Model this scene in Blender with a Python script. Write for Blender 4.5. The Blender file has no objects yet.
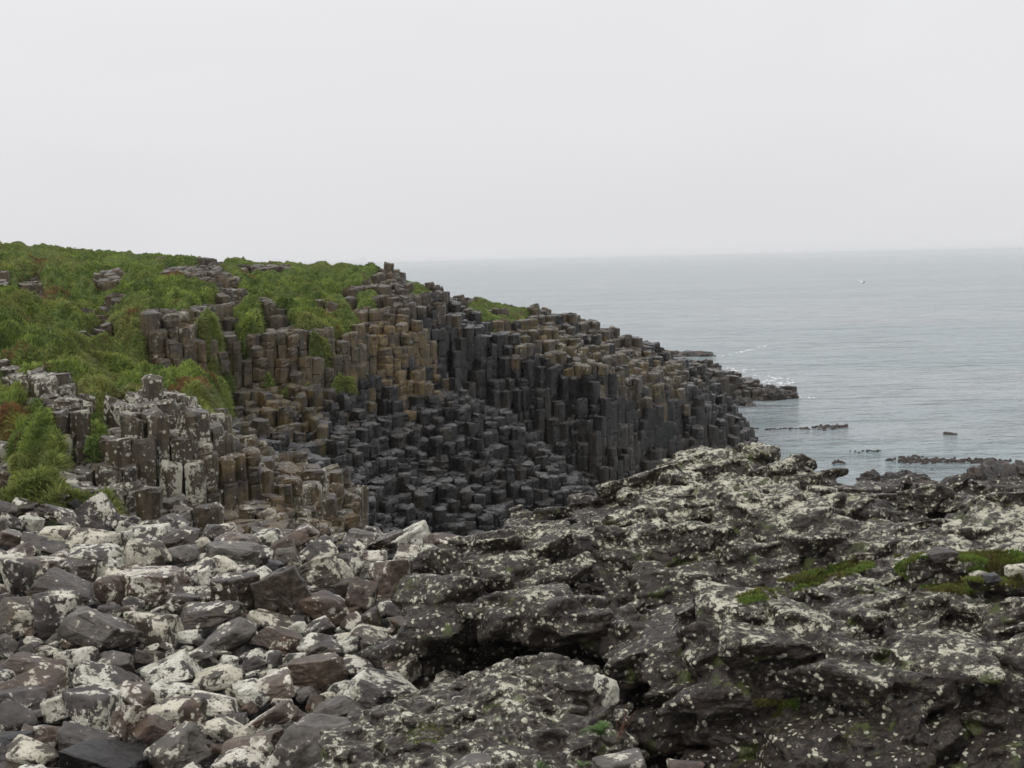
import bpy, math, random
import numpy as np
from mathutils import Matrix, Vector

R = math.radians
rnd = random.Random(7)
rng = np.random.default_rng(11)
scene = bpy.context.scene
col = scene.collection

# ------------------------------------------------------------------ camera
F = 1407.0                                    # focal length in pixels at 1024 wide
PITCH, ROLL = math.atan(123.4 / F), math.atan(0.0224)
fw = Vector((0, math.cos(PITCH), -math.sin(PITCH)))
r0 = Vector((1, 0, 0)); u0 = r0.cross(fw)
rt = r0 * math.cos(ROLL) - u0 * math.sin(ROLL)
up = u0 * math.cos(ROLL) + r0 * math.sin(ROLL)
cam_d = bpy.data.cameras.new('camera'); cam = bpy.data.objects.new('camera', cam_d); col.objects.link(cam)
cam_d.sensor_width = 36; cam_d.lens = 36 * F / 1024; cam_d.clip_start = 0.1; cam_d.clip_end = 60000
m = Matrix.Identity(4)
for i in range(3):
    m[i][0] = rt[i]; m[i][1] = up[i]; m[i][2] = -fw[i]
cam.matrix_world = m
scene.camera = cam

# ------------------------------------------------------------------ sky, sun, exposure
SUN_EL, SUN_AZ = 52, 215                      # degrees; overcast, light from high behind the left shoulder
w = bpy.data.worlds.new('World'); scene.world = w; w.use_nodes = True
nt = w.node_tree; nt.nodes.clear()
out = nt.nodes.new('ShaderNodeOutputWorld'); bg = nt.nodes.new('ShaderNodeBackground')
sky = nt.nodes.new('ShaderNodeTexSky'); sky.sky_type = 'NISHITA'; sky.sun_disc = False
sky.sun_elevation = R(SUN_EL); sky.sun_rotation = R(SUN_AZ); sky.dust_density = 4
hs = nt.nodes.new('ShaderNodeHueSaturation'); hs.inputs['Saturation'].default_value = 0.1
hs.inputs['Value'].default_value = 1.0
cloud = nt.nodes.new('ShaderNodeMix'); cloud.data_type = 'RGBA'
# even cloud deck: a little brighter overhead than at the horizon
tc = nt.nodes.new('ShaderNodeTexCoord'); sep = nt.nodes.new('ShaderNodeSeparateXYZ')
ramp = nt.nodes.new('ShaderNodeMapRange'); ramp.inputs['From Min'].default_value = 0.0; ramp.inputs['From Max'].default_value = 0.7
ramp.inputs['To Min'].default_value = 7.45; ramp.inputs['To Max'].default_value = 9.3
comb = nt.nodes.new('ShaderNodeCombineColor')
mulb = nt.nodes.new('ShaderNodeMath'); mulb.operation = 'MULTIPLY'; mulb.inputs[1].default_value = 1.022
cn = nt.nodes.new('ShaderNodeTexNoise'); cn.inputs['Scale'].default_value = 2.2; cn.inputs['Detail'].default_value = 5; cn.inputs['Distortion'].default_value = 0.6
cmap = nt.nodes.new('ShaderNodeMapping'); cmap.inputs['Scale'].default_value = (1, 1, 3.5); nt.links.new(tc.outputs['Generated'], cmap.inputs[0]); nt.links.new(cmap.outputs[0], cn.inputs['Vector'])
cm = nt.nodes.new('ShaderNodeMath'); cm.operation = 'MULTIPLY_ADD'; cm.inputs[1].default_value = 1.1; nt.links.new(cn.outputs[0], cm.inputs[0])
nt.links.new(tc.outputs['Generated'], sep.inputs[0]); nt.links.new(sep.outputs['Z'], ramp.inputs['Value'])
nt.links.new(ramp.outputs[0], cm.inputs[2])
nt.links.new(cm.outputs[0], comb.inputs[0]); nt.links.new(cm.outputs[0], comb.inputs[1])
nt.links.new(cm.outputs[0], mulb.inputs[0]); nt.links.new(mulb.outputs[0], comb.inputs[2])
nt.links.new(sky.outputs[0], hs.inputs['Color'])
cloud.inputs[0].default_value = 0.93
nt.links.new(hs.outputs[0], cloud.inputs[6]); nt.links.new(comb.outputs[0], cloud.inputs[7])
nt.links.new(cloud.outputs[2], bg.inputs[0]); bg.inputs[1].default_value = 0.1
nt.links.new(bg.outputs[0], out.inputs[0])
sd = bpy.data.lights.new('sun', 'SUN'); sd.energy = 0.8; sd.angle = R(25); sd.color = (1, 0.97, 0.93)
so = bpy.data.objects.new('sun', sd); col.objects.link(so)
so.rotation_euler = (R(90 - SUN_EL), 0, R(180 - SUN_AZ)); so.location = (0, 0, 60)
vs = scene.view_settings
vs.view_transform = 'Standard'; vs.look = 'None'; vs.exposure = 0.0; vs.gamma = 1.0; vs.use_curve_mapping = False
cy = scene.cycles
cy.max_bounces = 6; cy.diffuse_bounces = 3; cy.glossy_bounces = 2; cy.volume_bounces = 1
cy.volume_step_rate = 10; cy.use_denoising = True; cy.filter_width = 1.6

# ------------------------------------------------------------------ pixel <-> world
fw_, rt_, up_ = (np.array(v) for v in (fw, rt, up))
def unproj(px, py, Y):
    px, py, Y = np.broadcast_arrays(np.asarray(px, float), np.asarray(py, float), np.asarray(Y, float))
    ray = fw_ + rt_ * ((px - 512) / F)[..., None] + up_ * ((384 - py) / F)[..., None]
    return ray * (Y / ray[..., 1])[..., None]
def proj(P):
    P = np.asarray(P, float); d = P @ fw_
    return 512 + F * (P @ rt_) / d, 384 - F * (P @ up_) / d
def inpoly(x, y, poly):
    x = np.asarray(x, float); y = np.asarray(y, float); r = np.zeros(x.shape, bool)
    for (x0, y0), (x1, y1) in zip(poly, poly[1:] + poly[:1]):
        if y0 == y1: continue
        c = ((y0 > y) != (y1 > y)) & (x < (x1 - x0) * (y - y0) / (y1 - y0) + x0)
        r ^= c
    return r

# ------------------------------------------------------------------ noise
def _h(ix, iy, iz, s):
    h = (ix.astype(np.int64) * 374761393 + iy.astype(np.int64) * 668265263 + iz.astype(np.int64) * 2147483647 + s * 974634777) & 0xffffffff
    h = ((h ^ (h >> 13)) * 1274126177) & 0xffffffff
    h = ((h ^ (h >> 16)) * 2246822519) & 0xffffffff
    return ((h ^ (h >> 15)) & 0xffffff) / float(0xffffff)
def vnoise(P, s=0):
    i = np.floor(P).astype(np.int64); f = P - i; f = f * f * f * (f * (f * 6 - 15) + 10); r = 0
    for a in (0, 1):
        wa = f[..., 0] if a else 1 - f[..., 0]
        for b in (0, 1):
            wb = f[..., 1] if b else 1 - f[..., 1]
            for c in (0, 1):
                wc = f[..., 2] if c else 1 - f[..., 2]
                r = r + wa * wb * wc * _h(i[..., 0] + a, i[..., 1] + b, i[..., 2] + c, s)
    return r * 2 - 1
def fbm(P, o=4, s=0, g=0.5):
    P = np.asarray(P, float); r = 0; a = 1.0
    for k in range(o):
        r = r + a * vnoise(P, s + k * 17); P = P * 2.03 + 3.1; a *= g
    return r
def fbm2(x, y, o=4, s=0, g=0.5):
    return fbm(np.stack([x, y, np.zeros_like(x) + 0.37], -1), o, s, g)
def facet(P, s=0, tilt=0.6, step=0.5, k=38.0):
    """broken-rock relief: every cell of a random division is a tilted flat face with its own height; worn edges between"""
    i = np.floor(P).astype(np.int64); ws = np.full(P.shape[:-1], 1e-30); val = np.zeros(P.shape[:-1])
    for a in (-1, 0, 1):
        for b in (-1, 0, 1):
            for c in (-1, 0, 1):
                j = (i[..., 0] + a, i[..., 1] + b, i[..., 2] + c)
                dx = P[..., 0] - (j[0] + _h(*j, s)); dy = P[..., 1] - (j[1] + _h(*j, s + 1)); dz = P[..., 2] - (j[2] + _h(*j, s + 2))
                w_ = np.exp(-k * (dx * dx + dy * dy + dz * dz))
                h1 = _h(*j, s + 3); t1 = (h1 * 7.13) % 1 * 2 - 1; t2 = (h1 * 31.7) % 1 * 2 - 1; t3 = (h1 * 131.9) % 1 * 2 - 1
                val += w_ * ((h1 * 2 - 1) * step + tilt * (dx * t1 + dy * t2 + dz * t3)); ws += w_
    return val / ws

# ------------------------------------------------------------------ mesh helpers
def link_mesh(name, V, faces, mat, parent=None, smooth=False, attrs=None, loc=None):
    """V (n,3); faces: list of arrays (m,k) of one size each"""
    V = np.asarray(V, float)
    if loc is not None: V = V - np.asarray(loc, float)
    me = bpy.data.meshes.new(name)
    faces = [np.asarray(f, np.int32) for f in faces if len(f)]
    me.vertices.add(len(V)); me.vertices.foreach_set('co', V.astype(np.float32).ravel())
    nl = sum(f.size for f in faces); me.loops.add(nl)
    me.loops.foreach_set('vertex_index', np.concatenate([f.ravel() for f in faces]))
    tot = np.concatenate([np.full(len(f), f.shape[1], np.int32) for f in faces])
    st = np.concatenate([[0], np.cumsum(tot)[:-1]]).astype(np.int32)
    me.polygons.add(len(tot)); me.polygons.foreach_set('loop_start', st); me.polygons.foreach_set('loop_total', tot)
    me.polygons.foreach_set('use_smooth', np.full(len(tot), smooth))
    me.update(calc_edges=True)
    for k, a in (attrs or {}).items():
        at = me.attributes.new(k, 'FLOAT_COLOR', 'POINT')
        c = np.ones((len(V), 4), np.float32); c[:, :3] = a; at.data.foreach_set('color', c.ravel())
    me.materials.append(mat)
    o = bpy.data.objects.new(name, me); col.objects.link(o); o.parent = parent
    if loc is not None: o.location = [float(v) for v in loc]
    return o
def grid_faces(nu, nv, off=0):
    i = np.arange(nu - 1)[:, None] * nv + np.arange(nv - 1)[None]
    return (np.stack([i, i + nv, i + nv + 1, i + 1], -1).reshape(-1, 4) + off)
def tag(o, label=None, cat=None, group=None, kind=None):
    if label: o['label'] = label
    if cat: o['category'] = cat
    if group: o['group'] = group
    if kind: o['kind'] = kind
    return o
def empty(name, loc):
    o = bpy.data.objects.new(name, None); col.objects.link(o); o.location = loc; o.empty_display_size = 0.2
    return o

# ------------------------------------------------------------------ materials
class NT:
    def __init__(s, name):
        s.m = bpy.data.materials.new(name); s.m.use_nodes = True; s.t = s.m.node_tree; s.b = s.t.nodes['Principled BSDF']
    def n(s, typ, **kw):
        n = s.t.nodes.new('ShaderNode' + typ)
        for k, v in kw.items(): setattr(n, k, v)
        return n
    def put(s, sock, v):
        if isinstance(v, bpy.types.NodeSocket): s.t.links.new(v, sock)
        elif v is not None: sock.default_value = v
    def math(s, op, a, b=None, c=None, clamp=False):
        n = s.n('Math', operation=op, use_clamp=clamp); s.put(n.inputs[0], a)
        if b is not None: s.put(n.inputs[1], b)
        if c is not None: s.put(n.inputs[2], c)
        return n.outputs[0]
    def noise(s, vec, scale, detail=4, rough=0.55, dist=0.0):
        n = s.n('TexNoise'); s.put(n.inputs['Vector'], vec); n.inputs['Scale'].default_value = scale
        n.inputs['Detail'].default_value = detail; n.inputs['Roughness'].default_value = rough; n.inputs['Distortion'].default_value = dist
        return n.outputs[0]
    def voro(s, vec, scale, feature='F1', rand=1.0):
        n = s.n('TexVoronoi', feature=feature); s.put(n.inputs['Vector'], vec); n.inputs['Scale'].default_value = scale
        n.inputs['Randomness'].default_value = rand
        return n
    def step(s, v, lo, hi):
        n = s.n('MapRange', interpolation_type='SMOOTHSTEP'); s.put(n.inputs['Value'], v)
        n.inputs['From Min'].default_value = lo; n.inputs['From Max'].default_value = hi
        return n.outputs[0]
    def mix(s, f, a, b):
        n = s.n('Mix', data_type='RGBA'); s.put(n.inputs[0], f)
        s.put(n.inputs[6], (*a, 1) if isinstance(a, tuple) else a); s.put(n.inputs[7], (*b, 1) if isinstance(b, tuple) else b)
        return n.outputs[2]
    def vadd(s, a, b):
        n = s.n('VectorMath', operation='ADD'); s.put(n.inputs[0], a); s.put(n.inputs[1], b); return n.outputs[0]
    def vmul(s, a, b):
        n = s.n('VectorMath', operation='MULTIPLY'); s.put(n.inputs[0], a); n.inputs[1].default_value = b; return n.outputs[0]
    def bump(s, h, strength, dist, normal=None):
        n = s.n('Bump'); s.put(n.inputs['Height'], h); n.inputs['Strength'].default_value = strength; n.inputs['Distance'].default_value = dist
        if normal is not None: s.put(n.inputs['Normal'], normal)
        return n.outputs[0]
    def done(s, color, rough, normal=None, spec=0.5):
        s.put(s.b.inputs['Base Color'], color if isinstance(color, bpy.types.NodeSocket) else (*color, 1))
        s.put(s.b.inputs['Roughness'], rough); s.b.inputs['Specular IOR Level'].default_value = spec
        if normal is not None: s.put(s.b.inputs['Normal'], normal)
        return s.m

LICHEN = (0.72, 0.68, 0.585)
def rock_mat(name, dark, mid, rust, lichen=0.5, spots=0.3, rustamt=0.2, wet=0.4, crust=LICHEN, scale=1.0, per_object=True, moss=0.0, bump=1.0, top=0.0, spec=0.45, film=0.0):
    """bare basalt with crusts of pale lichen: big patches, round spots, fine speckle"""
    t = NT(name)
    c = t.n('TexCoord').outputs['Object']
    if per_object:
        ri = t.n('ObjectInfo').outputs['Random']
        cc = t.n('CombineXYZ'); t.put(cc.inputs[0], t.math('MULTIPLY', ri, 91.0)); t.put(cc.inputs[1], t.math('MULTIPLY', ri, 53.0))
        c = t.vadd(c, cc.outputs[0])
    big = t.noise(c, 2.2 * scale, 5, 0.6); fine = t.noise(c, 26 * scale, 6, 0.7); med = t.noise(c, 8 * scale, 6, 0.62, 0.4)
    base = t.mix(t.step(med, 0.3, 0.72), dark, mid)
    base = t.mix(t.math('MULTIPLY', t.step(t.noise(c, 3.1 * scale, 6, 0.7), 0.62 - 0.22 * rustamt, 0.72), min(1.0, rustamt * 1.6)), base, rust)
    # lichen patches with ragged edges
    v = t.math('ADD', t.math('MULTIPLY', med, 0.65), t.math('MULTIPLY', fine, 0.35))
    v = t.math('ADD', v, t.math('MULTIPLY', t.math('SUBTRACT', big, 0.5), 0.7))
    if per_object:
        v = t.math('ADD', v, t.math('MULTIPLY', t.math('SUBTRACT', t.math('FRACT', t.math('MULTIPLY', ri, 7.31)), 0.5), 0.10))
    if top > 0:      # the crusts grow mostly on upward faces and high up, where the spray does not reach
        g_ = t.n('NewGeometry'); sx = t.n('SeparateXYZ'); t.put(sx.inputs[0], g_.outputs['Normal']); sp_ = t.n('SeparateXYZ'); t.put(sp_.inputs[0], g_.outputs['Position'])
        v = t.math('ADD', v, t.math('MULTIPLY', t.math('SUBTRACT', sx.outputs[2], 0.45), 0.13 * top))
        v = t.math('ADD', v, t.math('MULTIPLY', t.math('MAXIMUM', t.math('MINIMUM', t.math('ADD', sp_.outputs[2], 2.75), 0.28), -0.6), 0.32 * top))
    th = 0.66 - 0.27 * lichen
    patch = t.step(v, th, th + 0.035)
    # round spots
    wn = t.n('TexNoise'); t.put(wn.inputs['Vector'], c); wn.inputs['Scale'].default_value = 14 * scale; wn.inputs['Detail'].default_value = 4
    wob = t.vadd(c, t.vmul(wn.outputs['Color'], (0.09 / scale, 0.09 / scale, 0.09 / scale)))
    vo = t.voro(wob, 7.5 * scale); rad = t.math('MULTIPLY', t.math('FRACT', t.math('MULTIPLY', vo.outputs['Color'], 3.7)), 0.42)
    dist = t.math('ADD', vo.outputs['Distance'], t.math('MULTIPLY', t.math('SUBTRACT', fine, 0.5), 0.55))
    sp = t.math('MULTIPLY', t.math('LESS_THAN', dist, t.math('MULTIPLY', rad, spots * 1.7)), t.step(t.math('ADD', big, t.math('MULTIPLY', med, 0.4)), 0.62, 0.72))
    cov = t.math('MAXIMUM', patch, sp)
    hole = t.step(t.noise(c, 48 * scale, 3, 0.6), 0.36, 0.42)
    cov = t.math('MULTIPLY', cov, t.math('ADD', t.math('MULTIPLY', hole, 0.8), 0.2))
    lc = t.mix(t.step(t.noise(c, 5 * scale, 3), 0.4, 0.65), crust, tuple(x * y for x, y in zip(crust, (0.70, 0.70, 0.66))))
    if film > 0:     # thin grey-green film of lichen round the thick crusts
        fm = t.step(t.math('ADD', v, t.math('MULTIPLY', t.math('SUBTRACT', fine, 0.5), 0.3)), th - 0.09, th + 0.01)
        base = t.mix(t.math('MULTIPLY', fm, t.math('MULTIPLY', film * 1.6, t.step(fine, 0.3, 0.6))), base, (0.26, 0.25, 0.19))
    colr = t.mix(cov, base, lc)
    if moss > 0:
        g = t.step(t.noise(c, 1.4 * scale, 6, 0.65), 0.66 - 0.14 * moss, 0.74 - 0.14 * moss)
        colr = t.mix(t.math('MULTIPLY', g, 0.8), colr, (0.07, 0.085, 0.02))
    rg = t.math('ADD', t.math('MULTIPLY', cov, 0.45), 0.66 - wet * 0.55)
    h = t.math('ADD', t.math('MULTIPLY', fine, 0.5), t.math('ADD', med, t.math('MULTIPLY', cov, 0.12)))
    return t.done(colr, t.math('MINIMUM', rg, 0.95), t.bump(h, 0.65 * bump, 0.032 / scale), spec)

LOOK = {
 'W': ('pale lichened', rock_mat('stone_white', (0.045, 0.04, 0.036), (0.12, 0.10, 0.09), (0.11, 0.055, 0.03), 0.70, 0.5, 0.15, 0.2, (0.69, 0.67, 0.58))),
 'S': ('lichen-speckled', rock_mat('stone_speckled', (0.04, 0.034, 0.03), (0.10, 0.082, 0.072), (0.10, 0.05, 0.03), 0.5, 0.6, 0.2, 0.3)),
 'C': ('cream-crusted', rock_mat('stone_cream', (0.06, 0.05, 0.04), (0.13, 0.105, 0.08), (0.15, 0.085, 0.035), 0.72, 0.4, 0.35, 0.2, (0.66, 0.62, 0.51))),
 'D': ('dark bare', rock_mat('stone_dark', (0.022, 0.016, 0.011), (0.078, 0.057, 0.040), (0.06, 0.035, 0.025), 0.26, 0.45, 0.2, 0.8)),
 'M': ('mauve-brown', rock_mat('stone_mauve', (0.074, 0.054, 0.042), (0.165, 0.122, 0.096), (0.12, 0.07, 0.05), 0.44, 0.6, 0.1, 0.75)),
 'R': ('rust-brown', rock_mat('stone_rust', (0.055, 0.040, 0.032), (0.12, 0.085, 0.064), (0.15, 0.085, 0.045), 0.42, 0.5, 0.4, 0.35)),
 'G': ('grey', rock_mat('stone_grey', (0.056, 0.047, 0.038), (0.15, 0.132, 0.112), (0.10, 0.07, 0.05), 0.32, 0.35, 0.05, 0.55)),
 'K': ('blackish wet', rock_mat('stone_black', (0.014, 0.013, 0.013), (0.034, 0.029, 0.027), (0.04, 0.03, 0.025), 0.0, 0.06, 0.1, 0.75)),
}
m_crag = rock_mat('crag_rock', (0.009, 0.007, 0.005), (0.056, 0.042, 0.032), (0.09, 0.052, 0.03), 0.20, 0.6, 0.16, 0.3, (0.59, 0.57, 0.46), 2.7, False, 0.55, 1.2, 0.75, 0.35, 0.30)
m_knoll = rock_mat('knoll_rock', (0.013, 0.010, 0.008), (0.080, 0.063, 0.050), (0.12, 0.065, 0.035), 0.40, 0.6, 0.2, 0.3, (0.64, 0.62, 0.51), 2.5, False, 0.6, 1.2, 0.4, 0.35, 0.35)
m_shore = rock_mat('shore_rock', (0.014, 0.012, 0.010), (0.050, 0.042, 0.036), (0.05, 0.03, 0.02), 0.15, 0.2, 0.2, 0.1, LICHEN, 1.0, False)
m_wetrock = rock_mat('tide_rock', (0.02, 0.018, 0.016), (0.06, 0.05, 0.042), (0.12, 0.06, 0.02), 0.0, 0.0, 0.5, 0.7, LICHEN, 0.6, False)

def basalt():
    t = NT('column_basalt')
    c = t.n('TexCoord').outputs['Object']
    at = t.n('Attribute', attribute_name='tint'); sc_ = t.n('SeparateColor'); t.put(sc_.inputs[0], at.outputs['Color'])
    och, lic, brn = sc_.outputs[0], sc_.outputs[1], sc_.outputs[2]
    pos = t.n('NewGeometry').outputs['Position']
    med = t.noise(pos, 3.5, 6, 0.65); fine = t.noise(pos, 16, 5, 0.7); streak = t.noise(t.vmul(pos, (5.0, 5.0, 0.6)), 1.6, 5, 0.65)
    base = t.mix(t.step(med, 0.3, 0.75), (0.005, 0.005, 0.005), (0.022, 0.0205, 0.0195))
    brw = t.mix(t.step(streak, 0.3, 0.7), (0.022, 0.016, 0.011), (0.112, 0.084, 0.060))
    base = t.mix(brn, base, brw)
    base = t.mix(t.math('MULTIPLY', t.step(streak, 0.58, 0.76), 0.20), base, (0.15, 0.145, 0.14))
    stain = t.noise(t.vmul(pos, (1.0, 1.0, 0.35)), 1.1, 6, 0.7)
    base = t.mix(t.math('MULTIPLY', t.step(stain, 0.50, 0.68), 0.30), base, (0.075, 0.060, 0.036))
    gx = t.n('SeparateXYZ'); t.put(gx.inputs[0], t.n('NewGeometry').outputs['Normal'])     # flat ends painted paler, for the sky light and wet sheen on them
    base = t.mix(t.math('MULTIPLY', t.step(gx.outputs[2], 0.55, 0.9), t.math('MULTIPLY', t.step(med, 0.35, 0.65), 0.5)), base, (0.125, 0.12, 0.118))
    och_m = t.math('MULTIPLY', och, t.step(t.noise(pos, 2.3, 6, 0.7), 0.40, 0.62))
    base = t.mix(och_m, base, t.mix(t.step(fine, 0.35, 0.65), (0.15, 0.095, 0.028), (0.24, 0.18, 0.07)))
    v = t.math('ADD', t.math('MULTIPLY', med, 0.5), t.math('MULTIPLY', fine, 0.5))
    lm = t.step(t.math('ADD', t.math('ADD', v, t.math('MULTIPLY', t.math('SUBTRACT', t.noise(pos, 0.9, 3), 0.5), 0.35)), t.math('MULTIPLY', lic, 0.13)), 0.64, 0.68)
    vo = t.voro(pos, 6.5); sp = t.math('LESS_THAN', t.math('ADD', vo.outputs['Distance'], t.math('MULTIPLY', fine, 0.2)), t.math('MULTIPLY', lic, 0.36))
    lm = t.math('MULTIPLY', t.math('MAXIMUM', lm, sp), t.math('MINIMUM', t.math('MULTIPLY', lic, 2.5), 1.0))
    base = t.mix(lm, base, (0.42, 0.40, 0.33))
    rg = t.math('ADD', t.math('MULTIPLY', lm, 0.35), t.math('ADD', t.math('MULTIPLY', brn, 0.22), 0.22))
    h = t.math('ADD', t.math('MULTIPLY', fine, 0.5), t.math('ADD', med, t.math('MULTIPLY', streak, 0.8)))
    return t.done(base, rg, t.bump(h, 0.5, 0.06), 0.5)
m_col = basalt()

def turf_mat():
    t = NT('turf')
    pos = t.n('NewGeometry').outputs['Position']
    a = t.noise(pos, 0.8, 5, 0.6); b = t.noise(pos, 7, 5, 0.7)
    c = t.mix(t.step(b, 0.3, 0.7), (0.05, 0.075, 0.02), (0.14, 0.19, 0.045))
    c = t.mix(t.step(a, 0.60, 0.72), c, (0.085, 0.052, 0.025))
    at = t.n('Attribute', attribute_name='tint'); sr = t.n('SeparateColor'); t.put(sr.inputs[0], at.outputs['Color'])
    c = t.mix(sr.outputs[0], t.mix(b, (0.014, 0.013, 0.012), (0.045, 0.040, 0.036)), c)
    return t.done(c, 0.9, t.bump(b, 1.0, 0.12), 0.2)
m_turf = turf_mat()
def blade_mat():
    t = NT('grass_blade')
    at = t.n('Attribute', attribute_name='tint')
    m_ = t.done(at.outputs['Color'], 0.55, None, 0.3)
    tr = t.n('BsdfTranslucent'); t.put(tr.inputs[0], at.outputs['Color']); mx = t.n('MixShader'); mx.inputs[0].default_value = 0.45
    t.t.links.new(t.b.outputs[0], mx.inputs[1]); t.t.links.new(tr.outputs[0], mx.inputs[2]); t.t.links.new(mx.outputs[0], t.t.nodes['Material Output'].inputs[0])
    return m_
m_blade = blade_mat()

def sea_mat():
    t = NT('sea_water')
    pos = t.n('NewGeometry').outputs['Position']
    w1 = t.noise(t.vmul(pos, (0.30, 0.55, 1)), 1.0, 4, 0.55, 0.3)
    w2 = t.noise(t.vmul(pos, (1.5, 2.6, 1)), 1.0, 5, 0.6, 0.2)
    w3 = t.noise(t.vmul(pos, (0.035, 0.08, 1)), 1.0, 4, 0.6)
    patch = t.noise(t.vmul(pos, (0.012, 0.028, 1)), 1.0, 4, 0.6)
    n1 = t.bump(w3, 1.0, 6.0); n2 = t.bump(w1, 1.0, 1.8, n1); n3 = t.bump(w2, 1.0, 0.55, n2)
    chop_shade = t.noise(t.vmul(pos, (0.10, 0.42, 1)), 1.0, 6, 0.7)  # dark streaks painted into the water colour for the shaded sides of the chop
    c = t.mix(t.step(patch, 0.42, 0.6), (0.35, 0.43, 0.45), (0.43, 0.48, 0.50))
    c = t.mix(t.math('MULTIPLY', t.step(chop_shade, 0.50, 0.62), 0.75), c, (0.20, 0.25, 0.26))
    t.b.inputs['IOR'].default_value = 1.33
    return t.done(c, 0.12, n3, 0.5)
m_sea = sea_mat()
def plain(name, c, rough=0.6, nscale=20, var=0.5, bump=0.3, bd=0.01):
    t = NT(name); p = t.n('TexCoord').outputs['Object']; n = t.noise(p, nscale, 4, 0.6)
    return t.done(t.mix(n, tuple(x * (1 - var) for x in c), tuple(min(1, x * (1 + var)) for x in c)), rough, t.bump(n, bump, bd), 0.4)
m_foam = plain('foam', (0.80, 0.80, 0.80), 0.8, 3, 0.1)
m_weed = plain('seaweed', (0.045, 0.032, 0.026), 0.5, 5, 0.5)
m_feather = plain('white_feather', (0.75, 0.76, 0.77), 0.7, 5, 0.1)
m_wing = plain('grey_feather', (0.40, 0.42, 0.44), 0.7, 5, 0.1)
m_beak = plain('beak', (0.5, 0.3, 0.05), 0.5, 5, 0.1)
m_leaf = plain('fern_leaf', (0.075, 0.135, 0.035), 0.5, 12, 0.5)
m_stem = plain('dry_stem', (0.13, 0.06, 0.04), 0.7, 12, 0.4)

SEA = -9.0
# ------------------------------------------------------------------ sea
ys = np.concatenate([np.linspace(-40, 40, 9), np.linspace(46, 400, 60), np.geomspace(430, 26000, 30)])
xs = np.concatenate([-np.geomspace(26000, 60, 14), np.linspace(-50, 110, 40), np.geomspace(130, 26000, 14)])
X, Y = np.meshgrid(xs, ys, indexing='ij')
o = link_mesh('sea', np.stack([X, Y, np.full_like(X, SEA)], -1).reshape(-1, 3), [grid_faces(len(xs), len(ys))], m_sea, smooth=True)
tag(o, kind='structure')

# ------------------------------------------------------------------ headland relief
PROF = {
 -300: [(18,575),(21,545),(23,500),(26,450),(30,405),(36,350),(40,322),(45,300),(50,275),(60,236),(76,246)],
 0:    [(18,535),(21,505),(22.5,490),(25.5,440),(30,380),(36,335),(39,320),(42,305),(50,275),(61,245),(76,252)],
 60:   [(18,535),(21,508),(22.5,490),(24,440),(27,400),(31,370),(36,345),(42,320),(50,285),(61,249),(76,256)],
 110:  [(18,535),(21,512),(23.3,505),(24,445),(28,408),(34,375),(38,354),(42,335),(50,290),(61,254),(76,260)],
 150:  [(18,535),(22,528),(23.8,520),(24.4,408),(28,398),(35,383),(39.2,374),(39.9,322),(50,284),(61,257),(76,264)],
 200:  [(18,540),(22.5,535),(24,530),(24.6,420),(28,404),(35,392),(40,375),(40.8,322),(50,283),(61,258),(76,266)],
 235:  [(18,570),(23,538),(24.5,532),(25.2,450),(28,440),(36,450),(43.5,386),(44.3,332),(51,283),(61,262),(76,270)],
 270:  [(18,570),(23,540),(25,538),(25.8,482),(29,462),(36,470),(43.6,388),(44.5,325),(52,290),(60,263),(76,272)],
 310:  [(18,620),(23,548),(26,538),(27,488),(30,462),(36.5,480),(44,388),(45,328),(53,290),(60,264),(76,274)],
 345:  [(18,620),(23,548),(27,538),(28,503),(30,480),(37,502),(45.4,392),(46.5,334),(53,300),(60,266),(76,276)],
 378:  [(18,620),(22,600),(28,566),(30,560),(33,548),(37.5,532),(47.8,392),(49,332),(54,292),(60,269),(76,280)],
 425:  [(18,620),(22,600),(28,584),(32,575),(36,562),(38.5,552),(49.8,392),(51,345),(54,302),(60,286),(74,300)],
 450:  [(18,620),(22,600),(28,590),(32,582),(36,568),(39,552),(51,374),(53.6,372),(54.5,318),(62,293),(74,310)],
 490:  [(18,620),(22,600),(28,598),(32,585),(36,570),(40,552),(50,408),(53.9,418),(55.3,342),(63,301),(75,320)],
 540:  [(18,620),(22,600),(28,600),(32,588),(36,575),(41,558),(49,445),(53.8,455),(55.6,354),(65,309),(77,335)],
 600:  [(18,620),(22,600),(28,600),(32,590),(38,572),(42,560),(46,498),(53.4,490),(55.6,378),(67,325),(79,360)],
 650:  [(18,620),(22,600),(28,600),(34,590),(40,565),(45,548),(50,512),(57.2,478),(59.3,386),(69,342),(79,375)],
 700:  [(18,620),(22,600),(28,605),(34,592),(42,560),(48,535),(55,505),(61.9,464),(63.6,400),(70,370),(78,400)],
 735:  [(18,620),(22,600),(28,605),(35,592),(43,560),(50,530),(58,492),(64.3,460),(65.6,428),(69,400),(75,425)],
 755:  [(18,620),(22,600),(28,610),(36,600),(45,560),(54,515),(60,484),(65.5,462),(66.5,450),(68,446),(73,450)],
 800:  [(18,570),(22,600),(28,625),(36,610),(45,575),(54,530),(60,500),(66,475),(67,472),(70,465),(75,455)],
 1150: [(18,575),(22,605),(28,635),(36,625),(45,585),(54,540),(60,510),(66,485),(67,482),(70,475),(75,465)],
}
pk = sorted(PROF)
_K = np.array([[[unproj(p, y, Y)[0] / Y, Y, unproj(p, y, Y)[2]] for Y, y in PROF[p]] for p in pk])   # slope x/Y, Y, z
_U = _K[:, :, 0].mean(1)
def prof_at(u):
    """knots (Y,z) of the relief at bearing u"""
    return np.stack([np.stack([np.interp(u, _U, _K[:, k, c]) for k in range(_K.shape[1])], -1) for c in (1, 2)], -1)
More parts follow.
